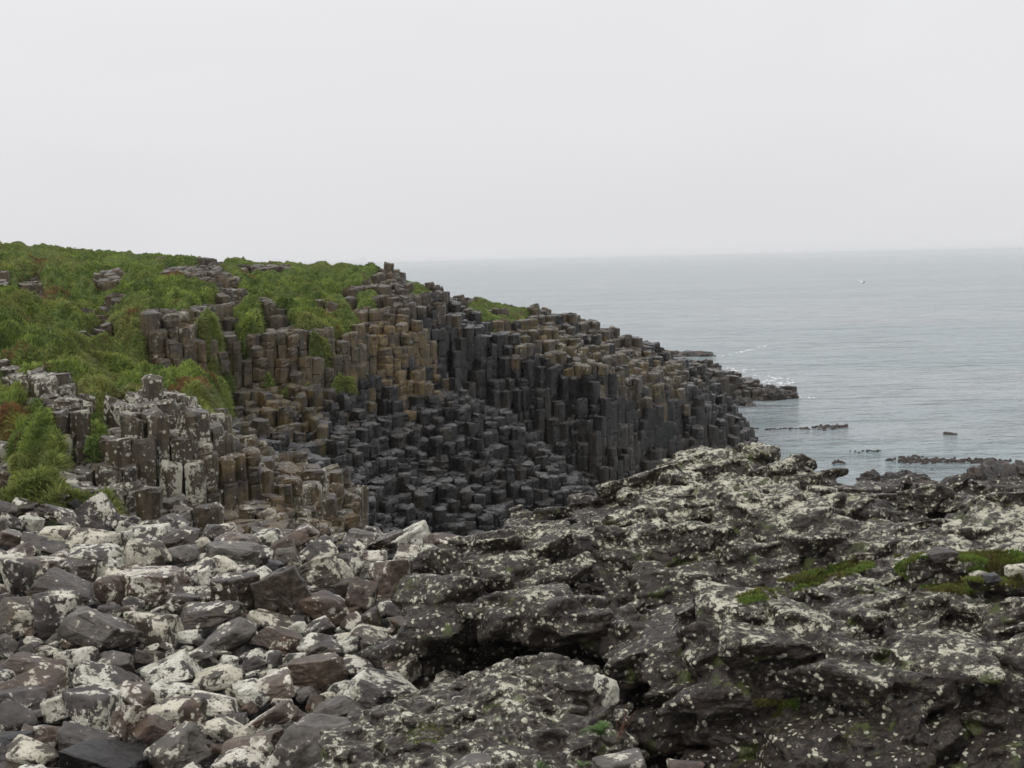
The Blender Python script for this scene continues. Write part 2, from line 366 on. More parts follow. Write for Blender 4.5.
def relief(x, y):
    u = x / y; kn = prof_at(u); KY, KZ = kn[..., 0], kn[..., 1]
    z = KZ[..., 0].copy()
    for k in range(KY.shape[-1] - 1):
        t = np.clip((y - KY[..., k]) / (KY[..., k + 1] - KY[..., k]), 0, 1)
        z = np.where(y >= KY[..., k], KZ[..., k] * (1 - t) + KZ[..., k + 1] * t, z)
    return z

GRASS = [
 [(-600,-100),(225,100),(222,258),(192,266),(188,286),(232,288),(205,300),(178,312),(142,318),(146,374),(192,378),(206,362),(238,350),(240,376),(232,398),
  (224,430),(208,412),(180,396),(140,396),(98,432),(116,512),(60,512),(-600,640)],
 [(222,200),(384,200),(386,272),(372,283),(346,286),(344,298),(362,318),(346,333),(312,329),(296,318),(262,296),(246,290),(222,268)],
 [(355,292),(380,290),(378,302),(358,302)], [(404,280),(440,290),(436,299),(410,296)], [(470,298),(528,308),(532,324),(490,324),(466,312)],
 [(218,350),(240,355),(240,372),(216,372)], [(232,300),(262,306),(258,330),(232,330)], [(300,330),(334,334),(330,344),(300,342)], [(196,318),(222,318),(220,340),(198,338)], [(262,374),(350,376),(350,386),(262,386)],
]
ROCKY = [
 [(-30,428),(10,434),(13,505),(-30,508)], [(2,368),(26,372),(24,392),(2,396)], [(28,376),(62,380),(84,396),(88,442),(62,444),(52,412),(28,404)],
 [(58,446),(112,438),(112,505),(62,505)], [(16,276),(40,268),(44,298),(18,298)], [(98,272),(122,272),(122,290),(98,290)],
 [(80,328),(122,328),(122,344),(80,340)], [(110,402),(178,396),(186,412),(112,420)], [(38,322),(50,322),(50,334),(38,334)],
 [(166,262),(214,264),(208,278),(170,274)], [(-30,268),(8,270),(8,286),(-30,286)],
]
def grass_w(x, y, z):
    px, py = proj(np.stack([x, y, z], -1))
    px = px + 5 * fbm2(x * 1.1, y * 1.1, 3, 5); py = py + 3 * fbm2(x * 1.1, y * 1.1, 3, 9)
    g = np.zeros(px.shape, bool); r = np.zeros(px.shape, bool)
    for p in GRASS: g |= inpoly(px, py, p)
    for p in ROCKY: r |= inpoly(px, py, p)
    # slabs that show through the turf near the crest
    r |= (fbm2(x * 0.30, y * 0.75, 3, 41) > np.where(y > 50, 0.64, 0.76)) & (y > 38)
    return g & ~r & (y > 20.5)

# turf sheet
us = np.linspace(unproj(-300, 400, 1)[0], unproj(1150, 400, 1)[0], 620)
kn = prof_at(us); nsub = 30
rows = []
for k in range(kn.shape[1] - 1):
    for t in np.arange(nsub) / nsub: rows.append(kn[:, k] * (1 - t) + kn[:, k + 1] * t)
rows.append(kn[:, -1]); G = np.stack(rows, 1)
TX = us[:, None] * G[..., 0]; TY = G[..., 0]; TZ = G[..., 1].copy()
gw = grass_w(TX, TY, TZ).astype(float)
for _ in range(2):
    gw = (gw + np.roll(gw, 1, 0) + np.roll(gw, -1, 0) + np.roll(gw, 1, 1) + np.roll(gw, -1, 1)) / 5
def tuss(x, y):
    n = np.abs(fbm2(x * 0.75, y * 0.55, 4, 21)); m2 = fbm2(x * 1.7, y * 1.3, 3, 77)
    return 0.22 - 0.55 * n + 0.26 * m2
hum = tuss(TX, TY)
LOWZ = np.minimum(relief(TX, np.maximum(TY - 1.3, 18.0)), TZ)
TZ = TZ * gw + (1 - gw) * LOWZ + gw * (hum * np.interp(TY, [22, 40, 54, 62], [1.1, 1.3, 0.8, 0.5]) + 0.03) - (1 - gw) * np.where(TY > 21.5, 0.75, 0.35) + np.where(TY <= 24, 0.06 * fbm2(TX * 3, TY * 3, 3, 3), 0)
V = np.stack([TX, TY, TZ], -1)
o = link_mesh('headland_ground', V.reshape(-1, 3), [grid_faces(*TX.shape)], m_turf, smooth=True, attrs={'tint': np.clip(gw * 1.6 - 0.3, 0, 1).reshape(-1, 1) * np.ones((1, 3))})
tag(o, kind='structure')
# the rest of the ground near the camera
bx, by = np.meshgrid(np.linspace(-10, 7, 420), np.linspace(3, 22.5, 460), indexing='ij')
bP = np.stack([bx, by, np.zeros_like(bx)], -1)
edge = np.interp(bx, [-10, -5.5, -4.2, 0], [21.5, 21.2, 18.3, 17.6])
bz = -3.92 + 0.07 * fbm2(bx * 1.2, by * 1.2, 3, 31) + 0.12 * facet(bP * 5, 13, 0.9, 0.7) + 0.05 * facet(bP * 13, 19, 0.9, 0.7) - np.clip(by - edge, 0, 6) * 1.1
o = link_mesh('beach_ground', np.stack([bx, by, bz], -1).reshape(-1, 3), [grid_faces(*bx.shape)], m_shore)
tag(o, kind='structure')

# ------------------------------------------------------------------ grass blades
def blades(P, N, h, wd, base, lean, rngl):
    """P roots, h heights -> one mesh of bent blades (5 points each)"""
    n = len(P); a = rngl.uniform(0, 2 * np.pi, n)
    side = np.stack([np.cos(a), np.sin(a), np.zeros(n)], -1) * (wd / 2)[:, None]
    dirv = N * 0.8 + np.array([0, 0, 0.3]) + rngl.normal(0, 0.16, (n, 3)) + 0.5 * np.stack([fbm(P * 0.9, 2, 5), fbm(P * 0.9, 2, 6), np.zeros(n)], -1); dirv /= np.linalg.norm(dirv, axis=1)[:, None]
    mid = P + dirv * (h * 0.55)[:, None]; tip = mid + (dirv * 0.6 + lean) * (h * 0.6)[:, None]
    V = np.stack([P - side, P + side, mid + side * 0.8, mid - side * 0.8, tip], 1).reshape(-1, 3)
    i = np.arange(n)[:, None] * 5
    q = i + np.array([[0, 1, 2, 3]]); t = i + np.array([[3, 2, 4]])
    return V, q, t, np.repeat(base, 5, 0)
def grass_tint(P, rngl, patch=1.0):
    n = len(P); g = fbm2(P[:, 0] * 0.5, P[:, 1] * 0.35, 4, 61); g2 = fbm2(P[:, 0] * 2.2, P[:, 1] * 1.6, 3, 71)
    a = np.array([0.34, 0.42, 0.095]); b = np.array([0.14, 0.205, 0.05]); d = np.array([0.36, 0.33, 0.12]); r_ = np.array([0.27, 0.145, 0.06])
    f = np.clip(0.5 + g2 * 1.1 + rngl.normal(0, 0.2, n), 0, 1)[:, None]; c = a * f + b * (1 - f)
    f = np.clip((g - 0.02) * 2.0 + rngl.normal(0, 0.2, n), 0, 1)[:, None] * 0.55; c = c * (1 - f) + d * f
    f = np.clip((fbm2(P[:, 0] * 0.8, P[:, 1] * 0.5, 4, 91) - 0.44) * 4, 0, 1)[:, None] * patch; c = c * (1 - f) + r_ * f
    return c * rngl.uniform(0.75, 1.2, (n, 1))
NR = np.cross(np.gradient(V, axis=0), np.gradient(V, axis=1)); NR /= np.linalg.norm(NR, axis=-1)[..., None] + 1e-9; NR *= np.sign(NR[..., 2:3] + 1e-9)
area = np.linalg.norm(np.cross(np.gradient(V, axis=0), np.gradient(V, axis=1)), axis=-1)
pxT, pyT = proj(V)
wt = np.where((gw > 0.45) & (pxT > -60) & (pxT < 760) & (TY < 68), area / (TY / 30) ** 1.6, 0).ravel(); wt /= wt.sum()
NB = 340000
idx = rng.choice(wt.size, NB, p=wt)
fi, fj = np.unravel_index(idx, TX.shape); fi = np.minimum(fi, TX.shape[0] - 2); fj = np.minimum(fj, TX.shape[1] - 2)
a_, b_ = rng.random((NB, 1)), rng.random((NB, 1))
P = V[fi, fj] * (1 - a_) * (1 - b_) + V[fi + 1, fj] * a_ * (1 - b_) + V[fi, fj + 1] * (1 - a_) * b_ + V[fi + 1, fj + 1] * a_ * b_
h = rng.uniform(0.07, 0.23, NB) * np.interp(P[:, 1], [25, 45, 60], [1.0, 0.9, 0.55]) * (0.7 + 0.6 * np.clip(fbm2(P[:, 0], P[:, 1], 3, 15) + 0.5, 0, 1)); wd = 0.010 + P[:, 1] * 0.0006
bv, bq, bt, bc = blades(P - [0, 0, 0.03], NR[fi, fj], h, wd, grass_tint(P, rng), np.array([0.35, -0.35, -0.45]), rng)
o = link_mesh('grass', bv, [bq, bt], m_blade, attrs={'tint': bc}); tag(o, 'green grass covering the slope of the headland', 'grass', kind='stuff')

# ------------------------------------------------------------------ basalt columns
def lattice(x0, x1, y0, y1, s, jit, seed):
    r = np.random.default_rng(seed); nx, ny = int((x1 - x0) / s) + 2, int((y1 - y0) / (s * 0.866)) + 2
    i, j = np.meshgrid(np.arange(nx), np.arange(ny), indexing='ij')
    cx = x0 + (i + 0.5 * (j % 2)) * s + r.normal(0, jit * s, i.shape); cyy = y0 + j * s * 0.866 + r.normal(0, jit * s, i.shape)
    C = np.stack([cx, cyy], -1)
    hexs = np.full((nx, ny, 6, 2), np.nan)
    I, J = np.meshgrid(np.arange(1, nx - 1), np.arange(1, ny - 1), indexing='ij'); odd = J % 2
    nb = [(I + 1, J), (I + odd, J + 1), (I - 1 + odd, J + 1), (I - 1, J), (I - 1 + odd, J - 1), (I + odd, J - 1)]
    for k in range(6):
        a, b = nb[k], nb[(k + 1) % 6]
        hexs[1:-1, 1:-1, k] = (C[I, J] + C[a] + C[b]) / 3
    return C[1:-1, 1:-1].reshape(-1, 2), hexs[1:-1, 1:-1].reshape(-1, 6, 2)

def point_z(x, y):      # the low point of columns that runs out into the sea beyond
    px, _ = proj(np.stack([x, y, np.full_like(x, -8.0)], -1))
    cz = np.interp(px, [600, 660, 700, 722, 738, 757, 775, 790, 796], [359, 363, 367, 371, 379, 385, 390, 395, 425])
    z = unproj(px, cz, 88.0)[..., 2]
    dy = np.abs(y - 89.0) - np.interp(px, [600, 790], [4.5, 1.2])
    return np.where(dy < 0, z - 0.35 * np.clip(88.5 - y, 0, 9) * 0.4, -20)

allc = []
def add_region(x0, x1, y0, y1, s, cond, zf, seed, extra=0.0):
    C, H = lattice(x0, x1, y0, y1, s, 0.17, seed)
    x, y = C[:, 0], C[:, 1]
    z = zf(x, y); k = cond(x, y, z)
    C, H, x, y, z = C[k], H[k], x[k], y[k], z[k]
    rr = np.random.default_rng(seed + 5)
    q = 0.42
    zz = z + np.clip(0.34 * fbm2(x * 0.5, y * 0.5, 2, 55), -0.4, 0.3) + np.clip(rr.normal(0, 0.09, len(x)), -0.25, 0.2) + np.where(rr.random(len(x)) < 0.16, -rr.uniform(0.2, 0.7, len(x)), 0) + extra
    zz = np.where(rr.random(len(x)) < 0.68, np.round(zz / q) * q, zz) + rr.normal(0, 0.02, len(x))
    zz = np.where((y > 50) & (x < -5.5) & (s < 0.5), np.minimum(zz, z + 0.12), zz)
    low = zf(x, y - 1.0 * s); low = np.minimum(low, zf(x - s, y)); low = np.minimum(low, zf(x + s, y)); low = np.minimum(low, zf(x, y + s))
    pxa, _ = proj(np.stack([x, y, zz], -1))
    for n in range(len(x)):
        allc.append(dict(px0=float(pxa[n]), c=C[n], hex=H[n], top=zz[n], bot=min(max(min(low[n], zz[n]) - 2.4, -10.5), zz[n] - 0.4), s=s, rs=rr.integers(1 << 30)))
def kcrest(x, y): return prof_at(x / y)[..., 9, 0]
def cond_near(x, y, z):
    px, py = proj(np.stack([x, y, z], -1))
    return (px > -40) & (px < 372) & (~grass_w(x, y, z)) & (y > 21.3) & (y < 31.5) & ~((px > 360) & (y > 29)) & (px < 480 - (31 - y) * 14)
def cond_far(x, y, z):
    px, py = proj(np.stack([x, y, z], -1))
    return (px > -40) & (px < 762) & (~grass_w(x, y, z)) & (y >= 31.5) & (y < kcrest(x, y) + 2.2) & (z > -9.6) & ((px < 372) | (y > 36))
add_region(-22, 3, 20, 34, 0.40, cond_near, relief, 101)
add_region(-32, 16, 30, 76, 0.46, cond_far, lambda x, y: relief(x, y + 0.55 * fbm2(x * 0.55, y * 0.12, 3, 123)), 202)
add_region(5, 22, 80, 96, 0.60, lambda x, y, z: z > -9.3, point_z, 303)

Z_PALE = [(92,395),(210,392),(245,440),(362,462),(370,560),(92,560)]            # lichened stack by the beach
Z_OCHRE = [(352,322),(404,312),(434,350),(434,402),(352,388)]
Z_OCHRE2 = [(500,310),(600,322),(690,360),(700,392),(620,386),(520,350)]
Z_BROWN = [(-100,200),(404,200),(404,388),(300,384),(260,392),(225,400),(0,400)]
def tint_of(x, y, z, r):
    px, py = proj(np.array([x, y, z])); nz_ = _LF(x, y)
    px_, py_ = px + r.normal(0, 8) + 22 * nz_, py + r.normal(0, 7) + 22 * _LF(x + 40, y)
    och = lic = 0.0; brn = 0.05
    if y < 32: och, lic, brn = (0.45 if px > 215 else 0.12), (0.55 if px > 215 else 0.85), 0.8
    elif inpoly(px_, py_, Z_OCHRE2): och, lic, brn = 0.42 + 0.4 * nz_, 0.4, 0.5
    elif inpoly(px_, py_, Z_OCHRE): och, lic, brn = 0.65 + 0.3 * nz_, 0.25, 0.7
    elif inpoly(px_, py_, Z_BROWN): och, lic, brn = 0.25 + 0.3 * nz_, 0.35, 0.85
    elif px_ < 330 and py_ < 445: och, lic, brn = 0.35 + 0.3 * nz_, 0.1, 0.35
    elif px_ > 395 and py_ < 306: och, lic, brn = 0.2, 0.3, 0.6
    elif y > 80: och, lic, brn = 0.1, 0.1, 0.3
    elif py_ > 430 and px_ > 590: brn = 0.25
    return np.clip(np.array([och, lic, brn]) * r.uniform(0.85, 1.12), 0, 1.3)
_lf_cache = {}
def _LF(x, y):
    kx, ky = int(x * 2), int(y * 2)
    if (kx, ky) not in _lf_cache: _lf_cache[(kx, ky)] = float(fbm2(np.array([kx * 0.22]), np.array([ky * 0.22]), 3, 66)[0])
    return _lf_cache[(kx, ky)]
ANG = None
def col_mesh(c):
    r = np.random.default_rng(c['rs']); s = c['s']
    hx = c['hex'] - c['c']; mid = (hx + np.roll(hx, -1, 0)) / 2
    lean = r.normal(0, 0.025, 2); vs_, nr, tints = [], 0, []
    z = c['top']; first = True; tilt = r.normal(0, 0.15, 2); worn = r.uniform(0.5, 2.2)
    while z > c['bot']:
        hb = (r.uniform(1.0, 3.2) if c['c'][1] < 32 and c['px0'] < 250 else r.uniform(0.6, 2.0) if c['c'][1] > 51 else r.uniform(0.5, 1.4)) * s; zb = max(z - hb, c['bot'] - 0.01)
        ring = np.empty((12, 2)); ring[0::2] = hx * r.uniform(0.84, 1.0, (6, 1)); ring[1::2] = mid * r.uniform(0.90, 1.03, (6, 1))
        off = r.normal(0, 0.018, 2); k = r.uniform(0.94, 1.05); tt = tilt if first else r.normal(0, 0.05, 2)
        bev = 0.085 * s * worn; bt = tint_of(c['c'][0], c['c'][1], z, r)
        for zz, ins in ((z, (0.88 if first else 0.93) / worn ** 0.12), (z - bev * r.uniform(0.4, 0.7), 0.97), (z - bev * 1.4, 1.0), ((z + zb) / 2, r.uniform(0.97, 1.02)), (zb + bev * 0.5, 0.97), (zb, 0.88)):
            p = ring * ins * k + off + lean * (c['top'] - zz) + r.normal(0, 0.008, (12, 2))
            hz = zz + (ring @ tt if zz == z else 0) + r.normal(0, 0.012, 12)
            vs_.append(np.column_stack([p + c['c'], hz])); nr += 1; tints += [bt] * 12
        if zb <= c['bot']: break
        z = zb; first = False
    Vr = np.concatenate(vs_); q = np.arange(nr - 1)[:, None] * 12 + np.arange(12)[None]; q2 = np.arange(nr - 1)[:, None] * 12 + (np.arange(12)[None] + 1) % 12
    Fq = np.stack([q + 12, q2 + 12, q2, q], -1).reshape(-1, 4)
    cen = np.array([[*(c['c'] + r.normal(0, 0.03, 2)), c['top'] + r.normal(0.012, 0.025)]]); Vr = np.vstack([Vr, cen]); ci = len(Vr) - 1; tints.append(tints[0])
    Ft = np.stack([np.full(12, ci), np.arange(12), (np.arange(12) + 1) % 12], -1)
    return Vr, Fq, Ft, np.array(tints)

# which columns show largest: near-to-far occupancy of the picture
buf = np.zeros((768, 1024), bool)
buf[:, 370:][np.add.outer(np.arange(768), -np.interp(np.arange(370, 1024), [370, 480, 590, 640, 720, 860, 1024], [640, 545, 500, 465, 443, 478, 476])) > 0] = True
buf[(np.arange(768) > 528)[:, None] & (np.arange(1024) < 480)[None]] = True
buf[(np.arange(768) > 495)[:, None] & (np.arange(1024) < 110)[None]] = True
allc.sort(key=lambda c: c['c'][1])
for c in allc:
    (px, _), d = proj(np.array([c['c'][0], c['c'][1], c['top']])), c['c'][1]
    hw = c['s'] * F / d / 2; pt = proj(np.array([c['c'][0], d + c['s'] * .4, c['top']]))[1]; pb = proj(np.array([c['c'][0], d, c['bot']]))[1]
    x0, x1, y0, y1 = (int(max(0, v)) for v in (px - hw, px + hw + 1, pt, pb + 1)); sub = buf[y0:y1, x0:x1]
    c['vis'] = int((~sub).sum()); c['px'] = float(px); c['py'] = float((pt + min(pb, pt + 40)) / 2); sub[:] = True
ind = sorted([c for c in allc if c['vis'] > 0], key=lambda c: -c['vis'])[:292]
ids = {id(c) for c in ind}
Vs, Qs, Ts, As, off = [], [], [], [], 0
for c in allc:
    if id(c) in ids: continue
    a, q, t, tt = col_mesh(c); Vs.append(a); Qs.append(q + off); Ts.append(t + off); As.append(tt); off += len(a)
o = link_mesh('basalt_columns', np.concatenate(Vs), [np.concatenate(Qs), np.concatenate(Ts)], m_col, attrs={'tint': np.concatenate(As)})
tag(o, 'packed dark basalt columns filling the cove and the headland', 'basalt columns', kind='stuff')
COLS = len(Vs)

# zones in which each single column is counted off
ORD = 'leftmost second third fourth fifth sixth seventh eighth ninth tenth eleventh twelfth thirteenth fourteenth fifteenth sixteenth seventeenth eighteenth nineteenth twentieth'.split()
def czone(c):
    px, py, y = c['px'], c['py'], c['c'][1]
    if y < 32:
        if px < 30: return 'rock stub poking from the turf at the left edge'
        if px < 100: return 'small grey stack above the boulders and turf'
        xz = 'left part' if px < 150 else 'right face' if px < 200 else 'ribbed corner' if px < 245 else 'stepped end' if px < 300 else 'low yellowish end'
        rz = 'top' if py < 430 else 'upper' if py < 455 else 'middle' if py < 485 else 'lower' if py < 510 else 'bottom'
        return f'{rz} tier, {xz} of the lichened stack'
    if y > 80: return 'low point running out to sea'
    if py < 300: rz = 'crest'
    elif py < 330: rz = 'upper'
    elif py < 390: rz = 'middle'
    elif py < 440: rz = 'lower'
    else: rz = 'bottom'
    if px < 200: xz = 'turf slope outcrop'
    elif px < 260: xz = 'brown cliff beside the turf'
    elif px < 350: xz = 'brown cliff under the grassy dip' if py < 390 else 'left of the dark cove'
    elif px < 432: xz = 'ochre cliff' if py < 392 else 'centre of the dark cove'
    elif px < 520: xz = 'dark steps below the ridge' if py > 372 else 'dark ridge wall, left part'
    elif px < 620: xz = 'dark ridge wall, middle part' if py < 440 else 'foot of the dark steps'
    else: xz = 'dark seaward wall'
    return f'{rz} tier of {xz}'
zones = {}
for c in ind: zones.setdefault(czone(c), []).append(c)
def split_zone(name, cs):
    if len(cs) <= 20: return [(name, cs)]
    cs = sorted(cs, key=lambda c: c['c'][1]); h_ = len(cs) // 2
    return split_zone('front rank, ' + name, cs[:h_]) + split_zone('rear rank, ' + name, cs[h_:])
for zn, cs in zones.items():
    for nm, part in split_zone(zn, cs):
        part.sort(key=lambda c: c['px'])
        for i, c in enumerate(part):
            a, q, t, tt = col_mesh(c)
            base = (float(c['c'][0]), float(c['c'][1]), float(c['bot']))
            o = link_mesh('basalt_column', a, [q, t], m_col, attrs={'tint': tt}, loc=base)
            pos = 'lone' if len(part) == 1 else ('rightmost' if i == len(part) - 1 else (ORD[i] + ('' if i == 0 else ' from left')))
            tag(o, f'{pos} basalt column, {nm}', 'basalt column', 'six-sided basalt columns of the headland', 'thing')

# ------------------------------------------------------------------ broken stone shapes
def ico(sub):
    t = (1 + 5 ** .5) / 2
    v = np.array([(-1,t,0),(1,t,0),(-1,-t,0),(1,-t,0),(0,-1,t),(0,1,t),(0,-1,-t),(0,1,-t),(t,0,-1),(t,0,1),(-t,0,-1),(-t,0,1)], float); v /= np.linalg.norm(v, axis=1)[:, None]
    f = np.array([(0,11,5),(0,5,1),(0,1,7),(0,7,10),(0,10,11),(1,5,9),(5,11,4),(11,10,2),(10,7,6),(7,1,8),(3,9,4),(3,4,2),(3,2,6),(3,6,8),(3,8,9),(4,9,5),(2,4,11),(6,2,10),(8,6,7),(9,8,1)])
    for _ in range(sub):
        e = np.sort(np.concatenate([f[:, [0, 1]], f[:, [1, 2]], f[:, [2, 0]]]), 1); ue, inv = np.unique(e, axis=0, return_inverse=True); inv = inv.ravel()
        mv = v[ue].mean(1); mv /= np.linalg.norm(mv, axis=1)[:, None]; n = len(v); v = np.vstack([v, mv]); k = len(f)
        a, b, c = inv[:k] + n, inv[k:2 * k] + n, inv[2 * k:] + n
        f = np.concatenate([np.stack([f[:, 0], a, c], 1), np.stack([f[:, 1], b, a], 1), np.stack([f[:, 2], c, b], 1), np.stack([a, b, c], 1)])
    return v, f
ICO = {k: ico(k) for k in (2, 3, 4, 5)}
def boulder_mesh(w_, d_, h_, rot, seed, sharp, sub=4):
    r = np.random.default_rng(seed); D, Fc = ICO[sub]
    ns, hs_ = [], []
    kind = r.random()
    if kind < 0.55:           # piece of a column: flat ends and 5-6 sides
        k = r.integers(5, 7); a0 = r.uniform(0, 6.28); ax = r.choice([0, 1, 2], p=[0.35, 0.15, 0.5])
        for i in range(k):
            a = a0 + i * 6.283 / k + r.normal(0, 0.12); n = np.array([math.cos(a), math.sin(a), r.normal(0, 0.08)]); ns.append(np.roll(n, ax + 1 if ax < 2 else 0)); hs_.append(r.uniform(0.8, 1.0))
        for s in (1, -1):
            n = np.array([r.normal(0, 0.15), r.normal(0, 0.15), s]); ns.append(np.roll(n, ax + 1 if ax < 2 else 0)); hs_.append(r.uniform(0.7, 0.95))
    else:
        for ax in range(3):
            for s in (1, -1):
                n = r.normal(0, 0.28, 3); n[ax] = s; ns.append(n); hs_.append(r.uniform(0.75, 1.0))
    for _ in range(r.integers(3, 7)):
        ns.append(r.normal(0, 1, 3)); hs_.append(r.uniform(0.80, 1.08))
    ns = np.array(ns); ns /= np.linalg.norm(ns, axis=1)[:, None]; hs_ = np.array(hs_)
    pw = 36 if sharp else 18
    q = np.clip(D @ ns.T, 0, None) / hs_
    rad = (q ** pw).sum(1) ** (-1 / pw)
    P = D * rad[:, None]
    P += D * (0.05 * fbm(P * 1.6 + seed % 97, 3, seed % 999) + (0.055 * facet(P * 2.1 + seed % 89, seed % 777, 0.7, 0.5)) + 0.014 * fbm(P * 7 + seed % 53, 3, 5))[:, None]
    cb, sb = math.cos(rot), math.sin(rot)
    P = P / np.abs(P).max(0) * np.array([w_, d_, h_]) / 2
    P = P @ np.array([[cb, 0, sb], [0, 1, 0], [-sb, 0, cb]])
    ext = P.max(0) - P.min(0); P = (P - (P.max(0) + P.min(0)) / 2) / ext * np.array([w_, d_, h_])
    return P, Fc
# ------------------------------------------------------------------ craggy rock built from profiles
def crag(name, prof, npx, nsub, disp, mat, label, nblk, smin, smax, vox, seed=0, dip=(0.10, -0.12)):
    """closed rock body swept through the profiles, broken at its surface into bedded angular slabs, then fused into one skin"""
    ks = sorted(prof); KK = np.array([[unproj(p, y, Y) for Y, y in prof[p]] for p in ks])
    t_ = np.linspace(ks[0], ks[-1], npx)
    K2 = np.empty((npx, KK.shape[1], 3))
    for a in range(KK.shape[1]):
        for b in range(3): K2[:, a, b] = np.interp(t_, ks, KK[:, a, b])
    rows = []; n = KK.shape[1]
    for k in range(n - 1):
        for q in np.arange(nsub) / nsub: rows.append(K2[:, k] * (1 - q) + K2[:, k + 1] * q)
    rows.append(K2[:, -1]); P = np.stack(rows, 1)
    N = np.cross(np.gradient(P, axis=0), np.gradient(P, axis=1))
    for ax in (0, 1):
        N = np.apply_along_axis(lambda v: np.convolve(np.pad(v, 6, 'edge'), np.ones(13) / 13, 'valid'), ax, N)
    N /= np.linalg.norm(N, axis=-1)[..., None] + 1e-9
    if N[..., 2].mean() < 0: N = -N
    Q = P * np.array([1, 1, 1.8]) + 0.2 * fbm(P * 0.9, 3, seed + 2)[..., None]
    P = P + N * (disp * (0.7 * facet(Q * 0.8, seed, 0.8, 0.4) + 0.4 * facet(Q * 1.9, seed + 20, 0.85, 0.42) + 0.25 * fbm(P * 0.6, 3, seed + 9)) - 0.07)[..., None]
    nu, nv = P.shape[:2]; Bt = P.copy(); Bt[..., 2] = -7.5
    Vs_ = [P.reshape(-1, 3), Bt.reshape(-1, 3)]; o1 = nu * nv
    top = grid_faces(nu, nv); F_ = [top, top[:, ::-1] + o1]
    I = np.arange(nu * nv).reshape(nu, nv)
    for e in (I[0, :], I[-1, ::-1], I[::-1, 0], I[:, -1]):
        F_.append(np.stack([e[:-1], e[1:], e[1:] + o1, e[:-1] + o1], -1))
    quads = np.concatenate(F_); tris = []; off = 2 * o1
    # slabs
    r = np.random.default_rng(seed + 500)
    A = np.linalg.norm(np.cross(np.gradient(P, axis=0), np.gradient(P, axis=1)), axis=-1)
    ppx, ppy = proj(P); wv = A / P[..., 1] ** 1.0 * ((ppy < 800) & (ppx < 1090))
    wv = wv * np.clip((N @ np.array([0, -1.0, 0.45])) + 0.35, 0.02, 1); wv = (wv / wv.sum()).ravel()
    Pf, Nf = P.reshape(-1, 3), N.reshape(-1, 3)
    for b in range(nblk):
        k = r.choice(len(wv), p=wv) if b == 0 else pick[b]
        if b == 0: pick = r.choice(len(wv), nblk, p=wv)
        sz = smin * (smax / smin) ** (r.random() ** 1.7)
        w_, d_, h_ = sz, sz * r.uniform(0.6, 1.0), sz * r.uniform(0.22, 0.55)
        V_, Fc = boulder_mesh(w_, d_, h_, 0.0, int(r.integers(1 << 20)), True, 3 if sz > 0.22 else 2)
        ya = r.uniform(0, 6.28); ca, sa = math.cos(ya), math.sin(ya)
        V_ = V_ @ np.array([[ca, sa, 0], [-sa, ca, 0], [0, 0, 1]])
        V_[:, 2] += V_[:, 0] * (dip[0] + r.normal(0, 0.16)) + V_[:, 1] * (dip[1] + r.normal(0, 0.16))
        c = Pf[k] - Nf[k] * sz * r.uniform(-0.10, 0.20)
        Vs_.append(V_ + c); tris.append(Fc + off); off += len(V_)
    Vall = np.concatenate(Vs_)
    tmp = link_mesh('tmp', Vall, [quads, np.concatenate(tris)], mat)
    md = tmp.modifiers.new('r', 'REMESH'); md.mode = 'VOXEL'; md.voxel_size = vox; md.adaptivity = 0.0
    ev = tmp.evaluated_get(bpy.context.evaluated_depsgraph_get()); me = ev.to_mesh()
    nv_ = len(me.vertices); V = np.empty(nv_ * 3, np.float32); me.vertices.foreach_get('co', V); V = V.reshape(-1, 3).astype(float)
    NV = np.empty(nv_ * 3, np.float32); me.vertices.foreach_get('normal', NV); NV = NV.reshape(-1, 3).astype(float)
    li = np.empty(len(me.loops), np.int32); me.loops.foreach_get('vertex_index', li)
    lt = np.empty(len(me.polygons), np.int32); me.polygons.foreach_get('loop_total', lt)
    assert (lt == 4).all(); fq = li.reshape(-1, 4)
    ev.to_mesh_clear(); dm = tmp.data; bpy.data.objects.remove(tmp); bpy.data.meshes.remove(dm)
    zc = V[fq].mean(1); keep = zc[:, 2] > -5.2; fq = fq[keep]
    used_ = np.unique(fq); mp = np.full(nv_, -1); mp[used_] = np.arange(len(used_)); V, NV, fq = V[used_], NV[used_], mp[fq]
    V = V + NV * (0.016 * fbm(V * np.array([5, 5, 9]), 4, seed + 70) + 0.012 * facet(V * np.array([9, 9, 15]), seed + 75, 0.9, 0.5))[:, None]
    loc = V.mean(0); loc[2] = V[:, 2].min()
    o = link_mesh(name, V, [fq], mat, smooth=False, loc=loc); tag(o, label, 'rock outcrop')
    print(name, len(V))
    return o, V[:, None], NV[:, None]

